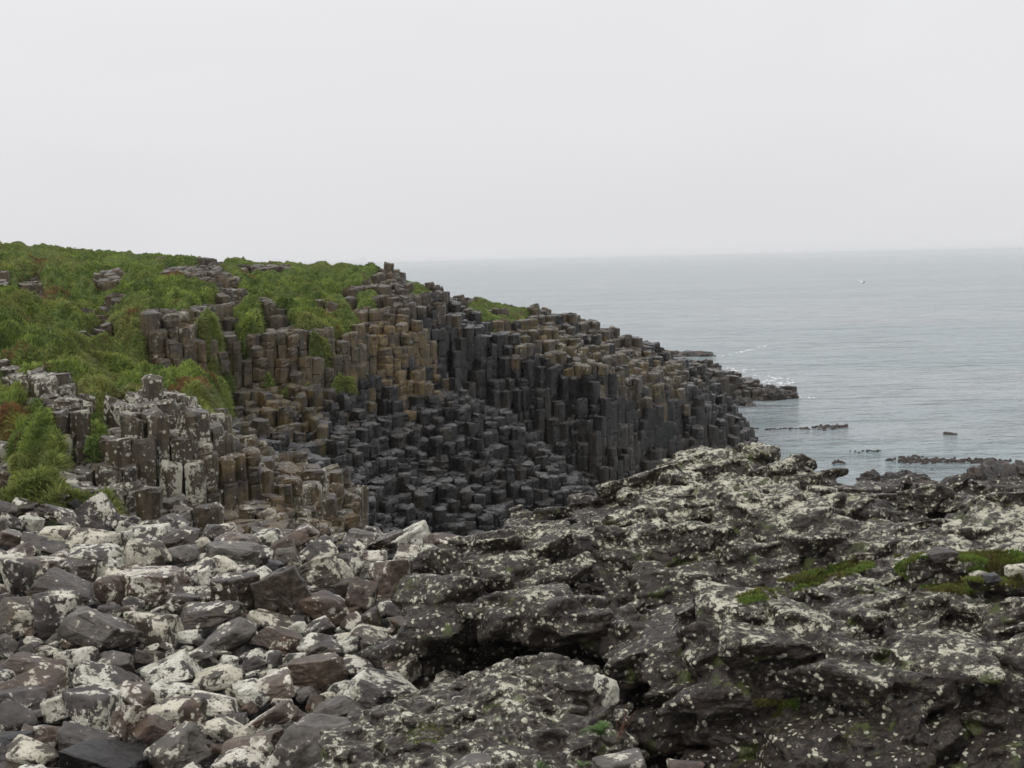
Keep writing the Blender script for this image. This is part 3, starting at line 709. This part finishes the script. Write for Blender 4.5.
BIG = {
 385: [(12.6,690),(12.5,680),(12.6,668),(12.5,655),(12.6,646),(12.8,642),(13.0,640),(13.4,650),(13.6,690)],
 405: [(12.4,700),(12.6,690),(12.3,665),(12.2,640),(12.5,625),(12.9,615),(13.3,607),(14.2,640),(14.8,690)],
 430: [(12.0,705),(12.5,690),(12.2,640),(12.0,612),(12.6,590),(13.4,575),(14.2,566),(16,620),(17,690)],
 480: [(11.7,720),(12.7,690),(12.5,645),(11.8,612),(12.7,585),(13.8,562),(15,545),(17,600),(18.5,680)],
 540: [(11.5,730),(12.8,690),(12.6,650),(11.7,612),(12.9,580),(14.4,545),(16.3,507),(18.5,580),(20,650)],
 600: [(11.0,760),(12.3,720),(12.2,670),(11.3,630),(12.7,592),(14.5,528),(17,486),(19.5,560),(21,630)],
 640: [(10.4,790),(11.5,750),(11.5,690),(10.9,645),(12.4,598),(14.5,512),(17.3,460),(20,550),(22,620)],
 680: [(9.8,820),(10.4,770),(10.3,700),(10.5,648),(12.2,604),(14.0,518),(17.6,446),(20.5,540),(22.5,610)],
 720: [(9.4,840),(9.9,770),(10.0,700),(10.4,640),(12.2,596),(13.6,522),(18,444),(21,540),(23,610)],
 780: [(9.0,850),(9.5,770),(9.7,695),(10.5,626),(12.4,584),(13.9,515),(18.4,457),(21,540),(23.5,610)],
 840: [(8.8,850),(9.2,770),(9.5,685),(10.6,610),(12.4,574),(14.2,526),(19,488),(21.5,540),(24,610)],
 900: [(8.6,860),(9.0,770),(9.4,675),(10.7,592),(12.2,563),(14.6,524),(19.6,490),(22,540),(24.5,610)],
 960: [(8.5,860),(8.9,770),(9.3,660),(10.7,600),(12.2,563),(14.6,524),(19.6,492),(22,540),(24.5,610)],
 1030:[(8.4,860),(8.8,770),(9.3,655),(10.6,606),(12.2,565),(14.6,520),(19.6,486),(22,540),(24.5,610)],
 1160:[(8.4,860),(8.8,770),(9.3,660),(10.6,612),(12.2,575),(14.6,515),(19.6,490),(22,545),(24.5,615)],
}
o, CP, CN = crag('rock_outcrop', BIG, 260, 16, 0.42, m_crag, 'large craggy lichen-covered outcrop filling the lower right, overhanging a dark hollow', 3300, 0.09, 0.90, 0.019, seed=3)
SM = {
 322: [(8.9,784),(9.0,764),(9.3,745),(9.6,737),(10,732),(10.6,747),(11,794)],
 350: [(8.6,804),(8.9,769),(9.3,737),(9.8,715),(10.4,703),(11.2,727),(11.6,784)],
 400: [(8.5,824),(8.8,769),(9.3,727),(9.9,699),(10.6,681),(11.5,707),(12,774)],
 450: [(8.4,834),(8.7,769),(9.3,722),(10.0,687),(10.8,668),(11.8,697),(12.3,764)],
 510: [(8.4,834),(8.7,772),(9.3,722),(10.0,682),(11.0,656),(11.9,687),(12.4,764)],
 570: [(8.4,834),(8.7,774),(9.3,727),(10.0,687),(10.9,663),(11.8,692),(12.3,764)],
 605: [(8.4,844),(8.8,784),(9.4,737),(9.9,699),(10.5,677),(11.2,707),(11.6,774)],
 632: [(8.6,854),(9.0,804),(9.4,774),(9.8,742),(10.1,732),(10.5,764),(10.9,794)],
}
o2, SP, SN = crag('rock_knoll', SM, 140, 14, 0.2, m_knoll, 'low rounded lichen-covered knoll at the bottom centre, between boulders and outcrop', 1100, 0.05, 0.34, 0.013, seed=303)

# dark tide rocks
def lump(name, px, py_top, py_bot, wpx, Yd, seed, label, cat='rock', mat=None, grp=None):
    c = unproj(px, (py_top + py_bot) / 2, Yd); ww = wpx * Yd / F; hh = (py_bot - py_top) * Yd / F
    n1, n2 = 60, 30
    a = np.linspace(0, 2 * np.pi, n1 + 1)[:-1]; b = np.linspace(0.02, np.pi / 2 + 0.35, n2)
    A, B = np.meshgrid(a, b, indexing='ij')
    D = np.stack([np.cos(A) * np.sin(B), np.sin(A) * np.sin(B), np.cos(B)], -1)
    r_ = 1 + 0.22 * facet(D * 2.2 + seed, seed, 0.8, 0.6) + 0.13 * facet(D * 5 + seed, seed + 3, 0.8, 0.6) + 0.2 * fbm(D * 1.6 + seed, 3, seed)
    P = D * r_[..., None] * np.array([ww / 2, max(ww * 0.35, hh), hh * 0.95]) + [0, 0, 0]
    base = np.array([c[0], Yd, unproj(px, py_bot, Yd)[2]])
    f = grid_faces(n1, n2); wrap = np.stack([np.arange(n2 - 1) + (n1 - 1) * n2, np.arange(n2 - 1), np.arange(1, n2), np.arange(1, n2) + (n1 - 1) * n2], -1)
    V_ = np.vstack([(P + base).reshape(-1, 3), base + [0, 0, hh * 0.95]])
    cap = np.stack([np.full(n1, len(V_) - 1), np.arange(n1) * n2, ((np.arange(n1) + 1) % n1) * n2], -1)
    o = link_mesh(name, V_, [np.vstack([f, wrap]), cap], mat or m_wetrock, loc=base); tag(o, label, cat, grp); return o
lump('tide_rock', 905, 471, 486, 46, 54, 5, 'black weedy rock at the water behind the middle of the outcrop')
lump('tide_rock', 873, 471, 484, 28, 55, 15, 'small black rock left of the weedy rock behind the outcrop')
lump('shore_rock', 1014, 463, 500, 84, 45, 25, 'brown flat-topped shore rock at the right edge behind the outcrop')
lump('shore_rock', 986, 469, 496, 46, 44, 35, 'rust-stained lower shore rock joined to the right edge one')
lump('skerry', 688, 351, 361, 52, 128, 45, 'low far skerry in the waves just above the dark point')
lump('skerry', 705, 354, 360, 26, 127, 47, 'small far skerry at the right end of the breaking wave')
lump('point_rock', 785, 390, 399, 28, 88, 55, 'outermost dark rock at the seaward tip of the point')
lump('point_rock', 770, 387, 402, 30, 87.5, 65, 'dark rock second from the tip of the point')
lump('point_rock', 742, 398, 412, 34, 84.5, 75, 'flat wet rock at the foot of the point')

# seaweed and foam on the water
def scatter_flakes(name, spots, n, size, mat, thick, seed, loc=None):
    r = np.random.default_rng(seed); Vv, Fq, Ft, off = [], [], [], 0
    for k in range(n):
        px0, py0, spx, spy = spots[r.integers(len(spots))]
        px, py = px0 + r.normal(0, spx / 2.2), py0 + r.normal(0, spy / 2.2)
        ray = unproj(px, py, 1.0); Yd = SEA / ray[2]; c = ray * Yd
        rad = size * r.uniform(0.4, 1.3) * (Yd / 70); m_ = 9; a = np.linspace(0, 2 * np.pi, m_ + 1)[:-1]
        rr = rad * r.uniform(0.45, 1.2, m_); el = r.uniform(1.0, 2.6)
        ring = np.stack([c[0] + np.cos(a) * rr * el, c[1] + np.sin(a) * rr * 1.1, np.full(m_, SEA - 0.02)], -1)
        top = ring.copy(); top[:, :2] = c[:2] + (ring[:, :2] - c[:2]) * 0.6; top[:, 2] = SEA + thick * r.uniform(0.4, 1.4, m_)
        Vv.append(np.vstack([ring, top, [[c[0], c[1], SEA + thick * r.uniform(0.6, 1.6)]]])); i = np.arange(m_); j = (i + 1) % m_
        Fq.append(np.stack([i, j, j + m_, i + m_], -1) + off); Ft.append(np.stack([i + m_, j + m_, np.full(m_, 2 * m_)], -1) + off); off += 2 * m_ + 1
    Vv = np.concatenate(Vv); lc = Vv.mean(0); lc[2] = SEA
    return link_mesh(name, Vv, [np.concatenate(Fq), np.concatenate(Ft)], mat, loc=lc)
GW = 'seaweed patches floating off the shore'
tag(scatter_flakes('seaweed_patch', [(800, 429, 44, 1.2)], 34, 0.09, m_weed, 0.05, 1), 'thin seaweed streak on the water right of the seaward wall', 'seaweed', GW)
tag(scatter_flakes('seaweed_patch', [(833, 427.5, 20, 2.4)], 40, 0.10, m_weed, 0.06, 2), 'denser brown seaweed clump ending the thin streak', 'seaweed', GW)
tag(scatter_flakes('seaweed_patch', [(922, 461, 34, 3.5), (948, 461.5, 60, 2.5), (985, 461.5, 26, 2.2)], 170, 0.095, m_weed, 0.07, 3), 'long brown seaweed mat on the water nearest the right edge', 'seaweed', GW)
tag(scatter_flakes('seaweed_patch', [(950, 434, 7, 1.2)], 14, 0.08, m_weed, 0.06, 4), 'small brown seaweed tuft alone on open water at right', 'seaweed', GW)
tag(scatter_flakes('seaweed_patch', [(838, 463, 9, 2)], 14, 0.08, m_weed, 0.06, 5), 'small seaweed patch close behind the outcrop crest', 'seaweed', GW)
tag(scatter_flakes('seaweed_patch', [(858, 452, 12, 1.2), (874, 451.5, 10, 1)], 16, 0.07, m_weed, 0.04, 6), 'faint seaweed line in the calm water above the outcrop', 'seaweed', GW)
o = scatter_flakes('sea_foam', [(765, 380, 26, 4), (783, 383, 22, 4), (735, 371, 24, 3), (799, 398, 12, 0.6)], 90, 0.06, m_foam, 0.05, 8)
tag(o, 'white foam washing behind the tip of the point', 'foam', kind='stuff')
wave = [(722 + i * 3.6, 357 - i * 0.9, 4, 0.5) for i in range(13)]
o = scatter_flakes('breaking_wave', wave, 26, 0.05, m_foam, 0.04, 9); tag(o, 'thin white breaker beside the far skerry', 'foam', kind='stuff')

# ------------------------------------------------------------------ boulders
B = """5 512 26 26 D r|25 503 24 12 W r|28 508 22 11 D s|55 501 30 14 D s|58 512 40 19 D s|74 503 13 10 K s|99 512 44 46 S s|130 528 24 18 W r|122 537 17 14 W r|14 522 22 24 S r
31 523 26 18 W r|63 534 38 22 C r|93 539 46 18 C r|43 543 46 28 D s|10 537 28 18 M r|15 553 36 17 R r|96 560 58 32 W r|58 557 26 15 M r|46 565 38 23 M s|76 568 38 24 D s
148 555 40 34 C r|150 534 36 14 W r|179 537 38 18 D s|180 554 36 16 G r|172 523 32 14 W r|14 575 38 42 S r|66 588 62 26 D s|110 591 32 30 R r|157 585 66 36 M s|187 602 36 24 D r
55 610 48 42 S r|14 613 44 38 C r|101 630 68 54 G s|154 625 46 40 C r|208 615 64 38 D s|213 533 24 18 D s|229 530 18 16 M s|237 543 44 20 M s|262 540 40 14 W r|289 540 36 22 R r
305 532 28 10 M r|320 547 36 24 S r|233 557 52 16 G s|263 554 20 19 W r|285 555 30 18 C r|319 569 60 40 C r|222 566 36 24 C r|256 578 28 24 W r|274 567 18 16 K r|286 591 60 60 D s
237 593 44 44 D s|195 597 42 26 D r|188 578 20 18 W r|203 572 30 28 S s|326 605 46 29 R r|362 594 30 36 R r|362 566 32 24 W s|353 545 28 18 S r|271 619 44 22 C r|231 634 46 34 G r
280 637 52 26 R r|320 625 30 22 S r|317 641 34 20 W r|351 623 20 24 R r|371 617 22 22 D r|368 636 36 18 C r|351 645 38 18 W s|299 627 18 15 W r|405 535 48 26 W r|455 546 60 36 R r
447 556 56 20 W r|446 568 44 24 R r|405 558 30 26 R s|392 577 42 44 M s|394 611 32 24 W r|408 624 42 26 C r|425 591 40 16 C s|420 578 30 20 M s|375 640 44 22 C r|357 539 36 10 G s
387 541 36 12 D s|8 645 24 26 G r|27 651 16 18 G r|47 654 26 15 C r|74 659 48 34 S r|115 660 34 22 G r|165 667 62 36 W s|25 668 54 20 R r|99 679 56 24 W r|34 685 70 24 R r
131 695 48 36 M s|176 694 48 28 W r|20 700 48 24 W s|57 707 28 30 M r|92 707 54 42 W r|128 723 36 46 M s|152 731 36 32 R s|175 713 56 30 C s|178 745 60 48 G s|14 716 42 30 S r
14 741 36 22 K s|57 731 44 28 M r|92 738 58 32 W r|32 751 52 26 C r|113 759 82 26 K s|195 655 32 15 G r|227 661 22 12 W r|254 661 26 14 S r|274 659 16 17 W r|312 670 70 30 M s
219 677 48 26 C r|267 684 56 32 M r|252 692 38 18 W r|213 704 46 30 S r|272 716 66 38 R r|191 714 28 32 R r|231 728 48 24 C r|250 745 58 32 M r|315 745 80 58 G r|340 708 48 24 G s
380 692 72 26 W s|358 668 38 28 S r|305 694 17 14 G r|315 702 18 20 R r|321 652 40 12 D s|242 762 52 22 S r|187 673 18 22 W r|368 738 32 30 S r|363 760 42 20 C r|402 668 36 30 C r
424 662 20 24 S r|390 746 60 38 M s|427 758 28 22 R r|601 692 32 38 W s|620 767 50 18 G r|520 672 22 13 W s|450 680 28 16 C r|378 765 40 16 G s|150 655 26 16 D r|470 769 40 12 G r|686 769 34 16 R r|345 586 22 18 D r""".replace('\n', '|').split('|')
keyed = []
for s in B:
    a = s.split(); keyed.append([float(a[0]), float(a[1]), float(a[2]), float(a[3]), a[4], a[5], True])
# fillers between them
def beach_ok(px, py):
    if py > 790: return False
    top = np.interp(px, [-60, 0, 60, 110, 150, 210, 380, 470, 500], [500, 497, 497, 508, 522, 536, 530, 534, 560])
    right = np.interp(py, [530, 560, 600, 640, 662, 690, 720, 790], [480, 468, 430, 402, 435, 372, 345, 330])
    return py > top and px < right
fill = []; tries = 0
occ = [(k[0], k[1], k[2] * 0.5, k[3] * 0.5) for k in keyed]
while len(fill) < 190 and tries < 60000:
    tries += 1; px, py = rnd.uniform(-45, 480), rnd.uniform(498, 785)
    if not beach_ok(px, py): continue
    if px < -5 or py > 775: ww = rnd.uniform(36, 56)
    else: ww = rnd.uniform(12, 28)
    hh = ww * rnd.uniform(0.5, 0.85)
    if any(((px - a) / (b2 + ww * 0.30)) ** 2 + ((py - b) / (d2 + hh * 0.26)) ** 2 < 0.55 for a, b, b2, d2 in occ): continue
    occ.append((px, py, ww / 2, hh / 2)); fill.append([px, py, ww, hh, rnd.choices('WSCDMRGK', [22, 26, 20, 10, 10, 7, 7, 2])[0], rnd.choice('srr'), False])
LM = [((99, 512), 'big spotted boulder on the crest'), ((43, 543), 'dark upper-left wedge'), ((157, 585), 'plain mauve slab'), ((286, 591), 'tall dark prism boulder'),
      ((319, 569), 'big cream oval boulder'), ((326, 605), 'tan boulder'), ((231, 634), 'grey oval boulder'), ((101, 630), 'large grey-topped wedge'),
      ((165, 667), 'pale flat wedge'), ((312, 670), 'long mauve slab'), ((272, 716), 'rusty boulder'), ((113, 759), 'black bottom slab'), ((92, 707), 'round white boulder'),
      ((131, 695), 'smooth mauve block'), ((178, 745), 'grey streaked boulder'), ((315, 745), 'largest grey boulder'), ((455, 546), 'red-brown hump'), ((405, 535), 'white crest boulder'),
      ((362, 594), 'upright rust block'), ((237, 593), 'dark grey block'), ((380, 692), 'white-topped slab by the knoll'), ((66, 588), 'long dark slab'), ((14, 613), 'cream boulder at left edge'), ((34, 685), 'long rust boulder'), ((601, 692), 'white block by the hollow')]
SELF = {(99, 512): 'big white-spotted boulder with a dark base, highest on the beach at left', (43, 543): 'dark sharp-edged wedge boulder near the upper left of the beach',
 (157, 585): 'plain mauve slab boulder, widest bare one under the column stack', (286, 591): 'tall dark prism boulder with a pointed top, mid beach',
 (319, 569): 'big cream-crusted oval boulder right behind the tall dark prism', (326, 605): 'tan boulder just right of the tall dark prism', (231, 634): 'grey oval boulder dusted with pale lichen, mid beach',
 (101, 630): 'large wedge boulder with speckled grey top and dark right face, left beach', (165, 667): 'pale flat-topped wedge boulder below the cream one, left beach',
 (312, 670): 'long mauve slab with a white left end, centre of the lower beach', (272, 716): 'rusty orange-brown boulder above the smooth spotted one', (113, 759): 'black wet slab lying at the very bottom left',
 (92, 707): 'round white-crusted boulder at the lower left', (131, 695): 'smooth bare mauve block beside the round white boulder', (178, 745): 'grey boulder with a white streak along its top at the bottom',
 (315, 745): 'largest grey boulder with white lichen patches, bottom of the beach', (455, 546): 'red-brown humped boulder at the right end of the beach crest', (405, 535): 'white-crusted boulder on the beach crest beside the red-brown hump',
 (362, 594): 'upright rust-coloured block with a pale cap', (237, 593): 'dark grey squared block left of the tall dark prism', (380, 692): 'white-topped slab leaning on the left end of the knoll',
 (66, 588): 'long dark smooth slab lying flat at the left', (14, 613): 'cream and ochre boulder cut by the left edge', (34, 685): 'long rust-stained boulder at the left edge', (601, 692): 'white-faced block standing on the right end of the knoll',
 (620, 767): 'grey slab cut by the bottom edge right of the knoll', (520, 672): 'small white stone lying on the crest of the knoll', (470, 769): 'pale grey stone at the bottom edge in front of the knoll',
 (686, 769): 'reddish stone at the bottom edge under the big outcrop', (427, 758): 'small rust stone at the left foot of the knoll'}
used = set()
def dirn(dx, dy):
    a = math.degrees(math.atan2(-dy, dx)) % 360
    return ['right of', 'above and right of', 'above', 'above and left of', 'left of', 'below and left of', 'below', 'below and right of'][int((a + 22.5) // 45) % 8]
def blabel(b):
    key = (int(b[0]), int(b[1]))
    if key in SELF: used.add(SELF[key]); return SELF[key]
    size = 'large' if b[2] > 52 else 'mid-sized' if b[2] > 34 else 'small' if b[2] > 21 else 'tiny'
    shp = 'angular ' if b[5] == 's' else ''
    if b[3] / b[2] > 0.85: shp = 'blocky '
    elif b[3] / b[2] < 0.5: shp = 'flat '
    noun = 'boulder' if b[2] > 34 else 'stone'
    ls = sorted(LM, key=lambda l: math.hypot(b[0] - l[0][0], b[1] - l[0][1]))
    look = LOOK[b[4]][0]
    cands = []
    for l in ls[:4]:
        d = math.hypot(b[0] - l[0][0], b[1] - l[0][1]); near = 'touching, ' if False else ('just ' if d < 38 else '')
        cands.append(f"{size} {shp}{look} {noun} {near}{dirn(b[0]-l[0][0], b[1]-l[0][1])} the {l[1]}")
    for i in range(len(ls[:4])):
        for j in range(i + 1, 4):
            cands.append(f"{size} {look} {noun} {dirn(b[0]-ls[i][0][0], b[1]-ls[i][0][1])} the {ls[i][1]}, near the {ls[j][1]}")
    for c in cands:
        if c not in used and len(c.split()) <= 16: used.add(c); return c
    return cands[0]
def ground_boulders(lst, key):
    for n, b in enumerate(lst):
        px, py, wp, hp, look, sh, _ = b
        pb = py + hp * 0.42
        Yb = 3.62 * F / max(pb - 262, 60)
        if (px, py) == (601, 692): Yb = 10.1
        if (px, py) == (520, 672): Yb = 10.7
        if (px, py) in ((470, 769), (620, 767), (686, 769)): Yb = 8.2
        w_ = wp * 1.17 * Yb / F; d_ = w_ * rnd.uniform(0.65, 0.9)
        hm = max(hp * Yb / F - 0.12 * d_, 0.42 * w_) * 1.3
        if px in (601,): hm *= 1.1
        Yc = Yb + d_ * 0.3
        P, Fc = boulder_mesh(w_, d_, hm, rnd.uniform(-0.6, 0.6), 1000 + n * 7 + (0 if key else 50000), sh == 's', 5 if wp > 50 else 4 if wp > 24 else 3)
        c = unproj(px, py + 0.10 * hp, Yc)
        if not key: c = c - np.array([0, 0, 0.05])
        base = np.array([c[0], c[1], c[2] - hm / 2])
        o = link_mesh('boulder' if wp > 34 else 'stone', P + c, [Fc], LOOK[look][1], smooth=(sh != 's'), loc=base)
        tag(o, blabel(b), 'boulder' if wp > 34 else 'stone', 'boulders and stones heaped on the beach')
ground_boulders(keyed, True); ground_boulders(fill, False)

# ------------------------------------------------------------------ plants and turf on the outcrops
def on_rock(Pg, Ng, poly, n, rngl, nz=0.35):
    px, py = proj(Pg); mk = inpoly(px, py, poly) & (Ng[..., 2] > nz)
    I = np.argwhere(mk)
    if not len(I): return np.zeros((0, 3)), np.zeros((0, 3))
    s = I[rngl.integers(len(I), size=n)]
    return Pg[s[:, 0], s[:, 1]] + rngl.normal(0, 0.012, (n, 3)) * [1, 1, 0], Ng[s[:, 0], s[:, 1]]
def turf_patch(Pg, Ng, polys, n, hh, seed, label, cols=(0.17, 0.25, 0.05)):
    r = np.random.default_rng(seed); Ps, Ns = [], []
    for p in polys:
        a, b = on_rock(Pg, Ng, p, n // len(polys), r); Ps.append(a); Ns.append(b)
    Pp, Nn = np.concatenate(Ps), np.concatenate(Ns)
    if not len(Pp): print('EMPTY PATCH', label); return
    f = np.clip(0.5 + 0.9 * fbm(Pp * 4, 3, 3), 0, 1)[:, None]
    c = (np.array(cols) * f + np.array([0.17, 0.15, 0.05]) * (1 - f)) * r.uniform(0.7, 1.25, (len(Pp), 1))
    keep = fbm(Pp * 3, 3, 8) > -0.45; Pp, Nn, c = Pp[keep], Nn[keep], c[keep]
    v, q, t, cc = blades(Pp - [0, 0, 0.01], Nn, r.uniform(0.4, 1, len(Pp)) * hh, np.full(len(Pp), 0.014), c, np.array([0, 0, -0.3]), r)
    o = link_mesh('turf_patch', v, [q, t], m_blade, attrs={'tint': cc}); tag(o, label, 'grass', kind='stuff')
turf_patch(CP, CN, [[(896, 556), (1030, 550), (1030, 584), (985, 596), (925, 590), (896, 572)]], 60000, 0.06, 1, 'green turf patch on the outcrop ledge at right')
turf_patch(CP, CN, [[(735, 598), (780, 580), (862, 556), (878, 566), (790, 592), (745, 604)]], 26000, 0.05, 2, 'strip of turf and moss in the cleft of the outcrop')
turf_patch(CP, CN, [[(690, 448), (760, 446), (770, 462), (700, 470)], [(630, 560), (670, 556), (672, 576), (634, 580)]], 3500, 0.02, 3, 'moss on the top of the outcrop', (0.13, 0.15, 0.04))
turf_patch(CP, CN, [[(745, 700), (800, 698), (798, 716), (750, 716)]], 1500, 0.04, 4, 'small moss tuft low on the outcrop face')
turf_patch(SP, SN, [[(405, 722), (445, 722), (442, 742), (410, 744)]], 1200, 0.03, 5, 'moss tuft on the knoll')

def fern(P0, n, ln, seed, label, mat=m_leaf):
    r = np.random.default_rng(seed); root = empty('fern', [float(v) for v in P0]); tag(root, label, 'fern')
    for k in range(n):
        a = 2.4 * k + r.normal(0, 0.3); el = r.uniform(0.4, 1.35); L = ln * r.uniform(0.6, 1.1); Vv, Fq, off = [], [], 0
        d = np.array([math.cos(a) * math.cos(el), math.sin(a) * math.cos(el), math.sin(el)]); sd_ = np.array([-math.sin(a), math.cos(a), 0])
        for i in range(17):
            t = i / 16; p = d * L * t + np.array([0, 0, -0.55 * L * t * t])
            pw_ = L * 0.26 * math.sin(math.pi * (0.12 + 0.86 * t)) ** 0.8
            for s in (-1, 1):
                tip = p + sd_ * s * pw_ + d * pw_ * 0.45 + np.array([0, 0, -0.1 * pw_]); wv = d * L * 0.019
                Vv += [p - wv, p + wv, tip + wv * 0.3, tip - wv * 0.3 + [0, 0, 0.001]]; Fq.append([off, off + 1, off + 2, off + 3]); off += 4
        link_mesh('frond', np.array(Vv), [np.array(Fq)], mat, parent=root)
def nearest(Pg, Ng, px, py):
    """the rock surface seen at this place: the closest of the points that lie there"""
    Pf = Pg.reshape(-1, 3); a, b = proj(Pf); d = (a - px) ** 2 + (b - py) ** 2
    k = np.where(d < 14)[0]
    if not len(k): return Pf[np.argmin(d)]
    return Pf[k[np.argmin(Pf[k, 1])]]
fern(nearest(SP, SN, 604, 738) + [0, -0.02, 0.02], 20, 0.17, 1, 'green leafy fern growing at the right end of the knoll')
fern(nearest(SP, SN, 540, 766), 7, 0.11, 2, 'bright small fern at the bottom edge in front of the knoll')
fern(nearest(SP, SN, 585, 766), 8, 0.10, 3, 'small fern at the bottom edge under the leafy fern')
# reddish dry stems
p0 = nearest(SP, SN, 615, 738); r = np.random.default_rng(4); root = empty('dry_plant', [float(v) for v in p0]); tag(root, 'reddish dry stems rising beside the green fern', 'dry plant')
for k in range(7):
    e = np.array([r.uniform(-0.02, 0.16), r.uniform(-0.05, 0.05), r.uniform(0.10, 0.24)]); pts = [np.zeros(3), e * 0.5 + r.normal(0, 0.012, 3), e]; Vv = []
    for p, rad in zip(pts, (0.0028, 0.002, 0.0012)):
        for a in range(5): Vv.append(p + np.array([math.cos(a * 1.257) * rad, math.sin(a * 1.257) * rad, 0]))
    Fq = [[j * 5 + a, j * 5 + (a + 1) % 5, (j + 1) * 5 + (a + 1) % 5, (j + 1) * 5 + a] for j in range(2) for a in range(5)]
    link_mesh('stem', np.array(Vv), [np.array(Fq)], m_stem, parent=root)

# dark stone on the ledge turf
for (px, py, wp, hp, lk, lb) in ((994, 581, 18, 14, 'K', 'small black stone lying on the turf ledge of the outcrop'), (975, 572, 18, 11, 'S', 'speckled stone behind the black one on the turf ledge'),
                                 (862, 553, 24, 11, 'C', 'flat pale stone at the left end of the ledge turf'), (1014, 566, 22, 14, 'C', 'cream stone at the right edge of the turf ledge'), (940, 556, 30, 16, 'S', 'speckled stone at the back of the turf ledge')):
    q = nearest(CP, CN, px, py + hp * 0.3); Yb = q[1]; w_ = wp * Yb / F; hm = hp * Yb / F * 0.9
    Pm, Fc = boulder_mesh(w_, w_ * 0.8, hm, 0.1, int(px), True, 4); c = q + np.array([0, 0, hm * 0.25])
    tag(link_mesh('stone', Pm + c, [Fc], LOOK[lk][1], loc=c - [0, 0, hm / 2]), lb, 'stone')

# ------------------------------------------------------------------ gull low over the sea
gc = unproj(862, 283, 150.0); g = empty('seagull', [float(v) for v in gc]); tag(g, 'small white gull flying low over the open sea', 'bird')
D, Fc = ICO[3]
body = D * np.array([0.30, 0.10, 0.10]); body[:, 0] += 0.0; body[:, 1] *= 1 - 0.5 * np.clip(-D[:, 0], 0, 1); body[:, 2] += 0.03 * np.clip(D[:, 0], 0, 1)
link_mesh('body', body, [Fc], m_feather, parent=g, smooth=True)
link_mesh('head', D * 0.075 + [0.33, 0, 0.06], [Fc], m_feather, parent=g, smooth=True)
link_mesh('beak', D * np.array([0.06, 0.014, 0.014]) + [0.43, 0, 0.05], [Fc], m_beak, parent=g, smooth=True)
for s, a in ((-1, 0.7), (1, 0.45)):
    t = np.linspace(0, 1, 9); Vv = []
    for k in t:
        x0 = 0.10 - 0.25 * k * k; ch = 0.20 * (1 - 0.75 * k); y = s * (0.06 + 0.58 * k); z = 0.06 + a * 0.35 * math.sin(k * 2.2)
        Vv += [[x0 + ch * 0.5, y, z], [x0, y, z + 0.018], [x0 - ch * 0.5, y, z], [x0, y, z - 0.006]]
    Fq = [[i * 4 + a_, i * 4 + (a_ + 1) % 4, (i + 1) * 4 + (a_ + 1) % 4, (i + 1) * 4 + a_] for i in range(8) for a_ in range(4)]
    link_mesh('wing', np.array(Vv), [np.array(Fq)], m_wing if s < 0 else m_feather, parent=g)
g.rotation_euler = (0.2, 0.1, 0.5)

# ------------------------------------------------------------------ haze
hz = np.array([[x, y, z] for x in (-27000, 27000) for y in (-60, 27000) for z in (-14, 5)], float)
hf = [[0, 1, 3, 2], [4, 6, 7, 5], [0, 4, 5, 1], [2, 3, 7, 6], [0, 2, 6, 4], [1, 5, 7, 3]]
mh = bpy.data.materials.new('haze'); mh.use_nodes = True; t = mh.node_tree; t.nodes.clear()
ov = t.nodes.new('ShaderNodeOutputMaterial'); pv = t.nodes.new('ShaderNodeVolumePrincipled')
pv.inputs['Color'].default_value = (0.95, 0.96, 0.97, 1); pv.inputs['Density'].default_value = 0.0002
t.links.new(pv.outputs[0], ov.inputs['Volume'])
tag(link_mesh('haze', hz, [np.array(hf)], mh), 'thin sea haze', 'haze', kind='stuff')
print('COLUMNS', COLS, len(ind), 'BOULDERS', len(keyed), len(fill))
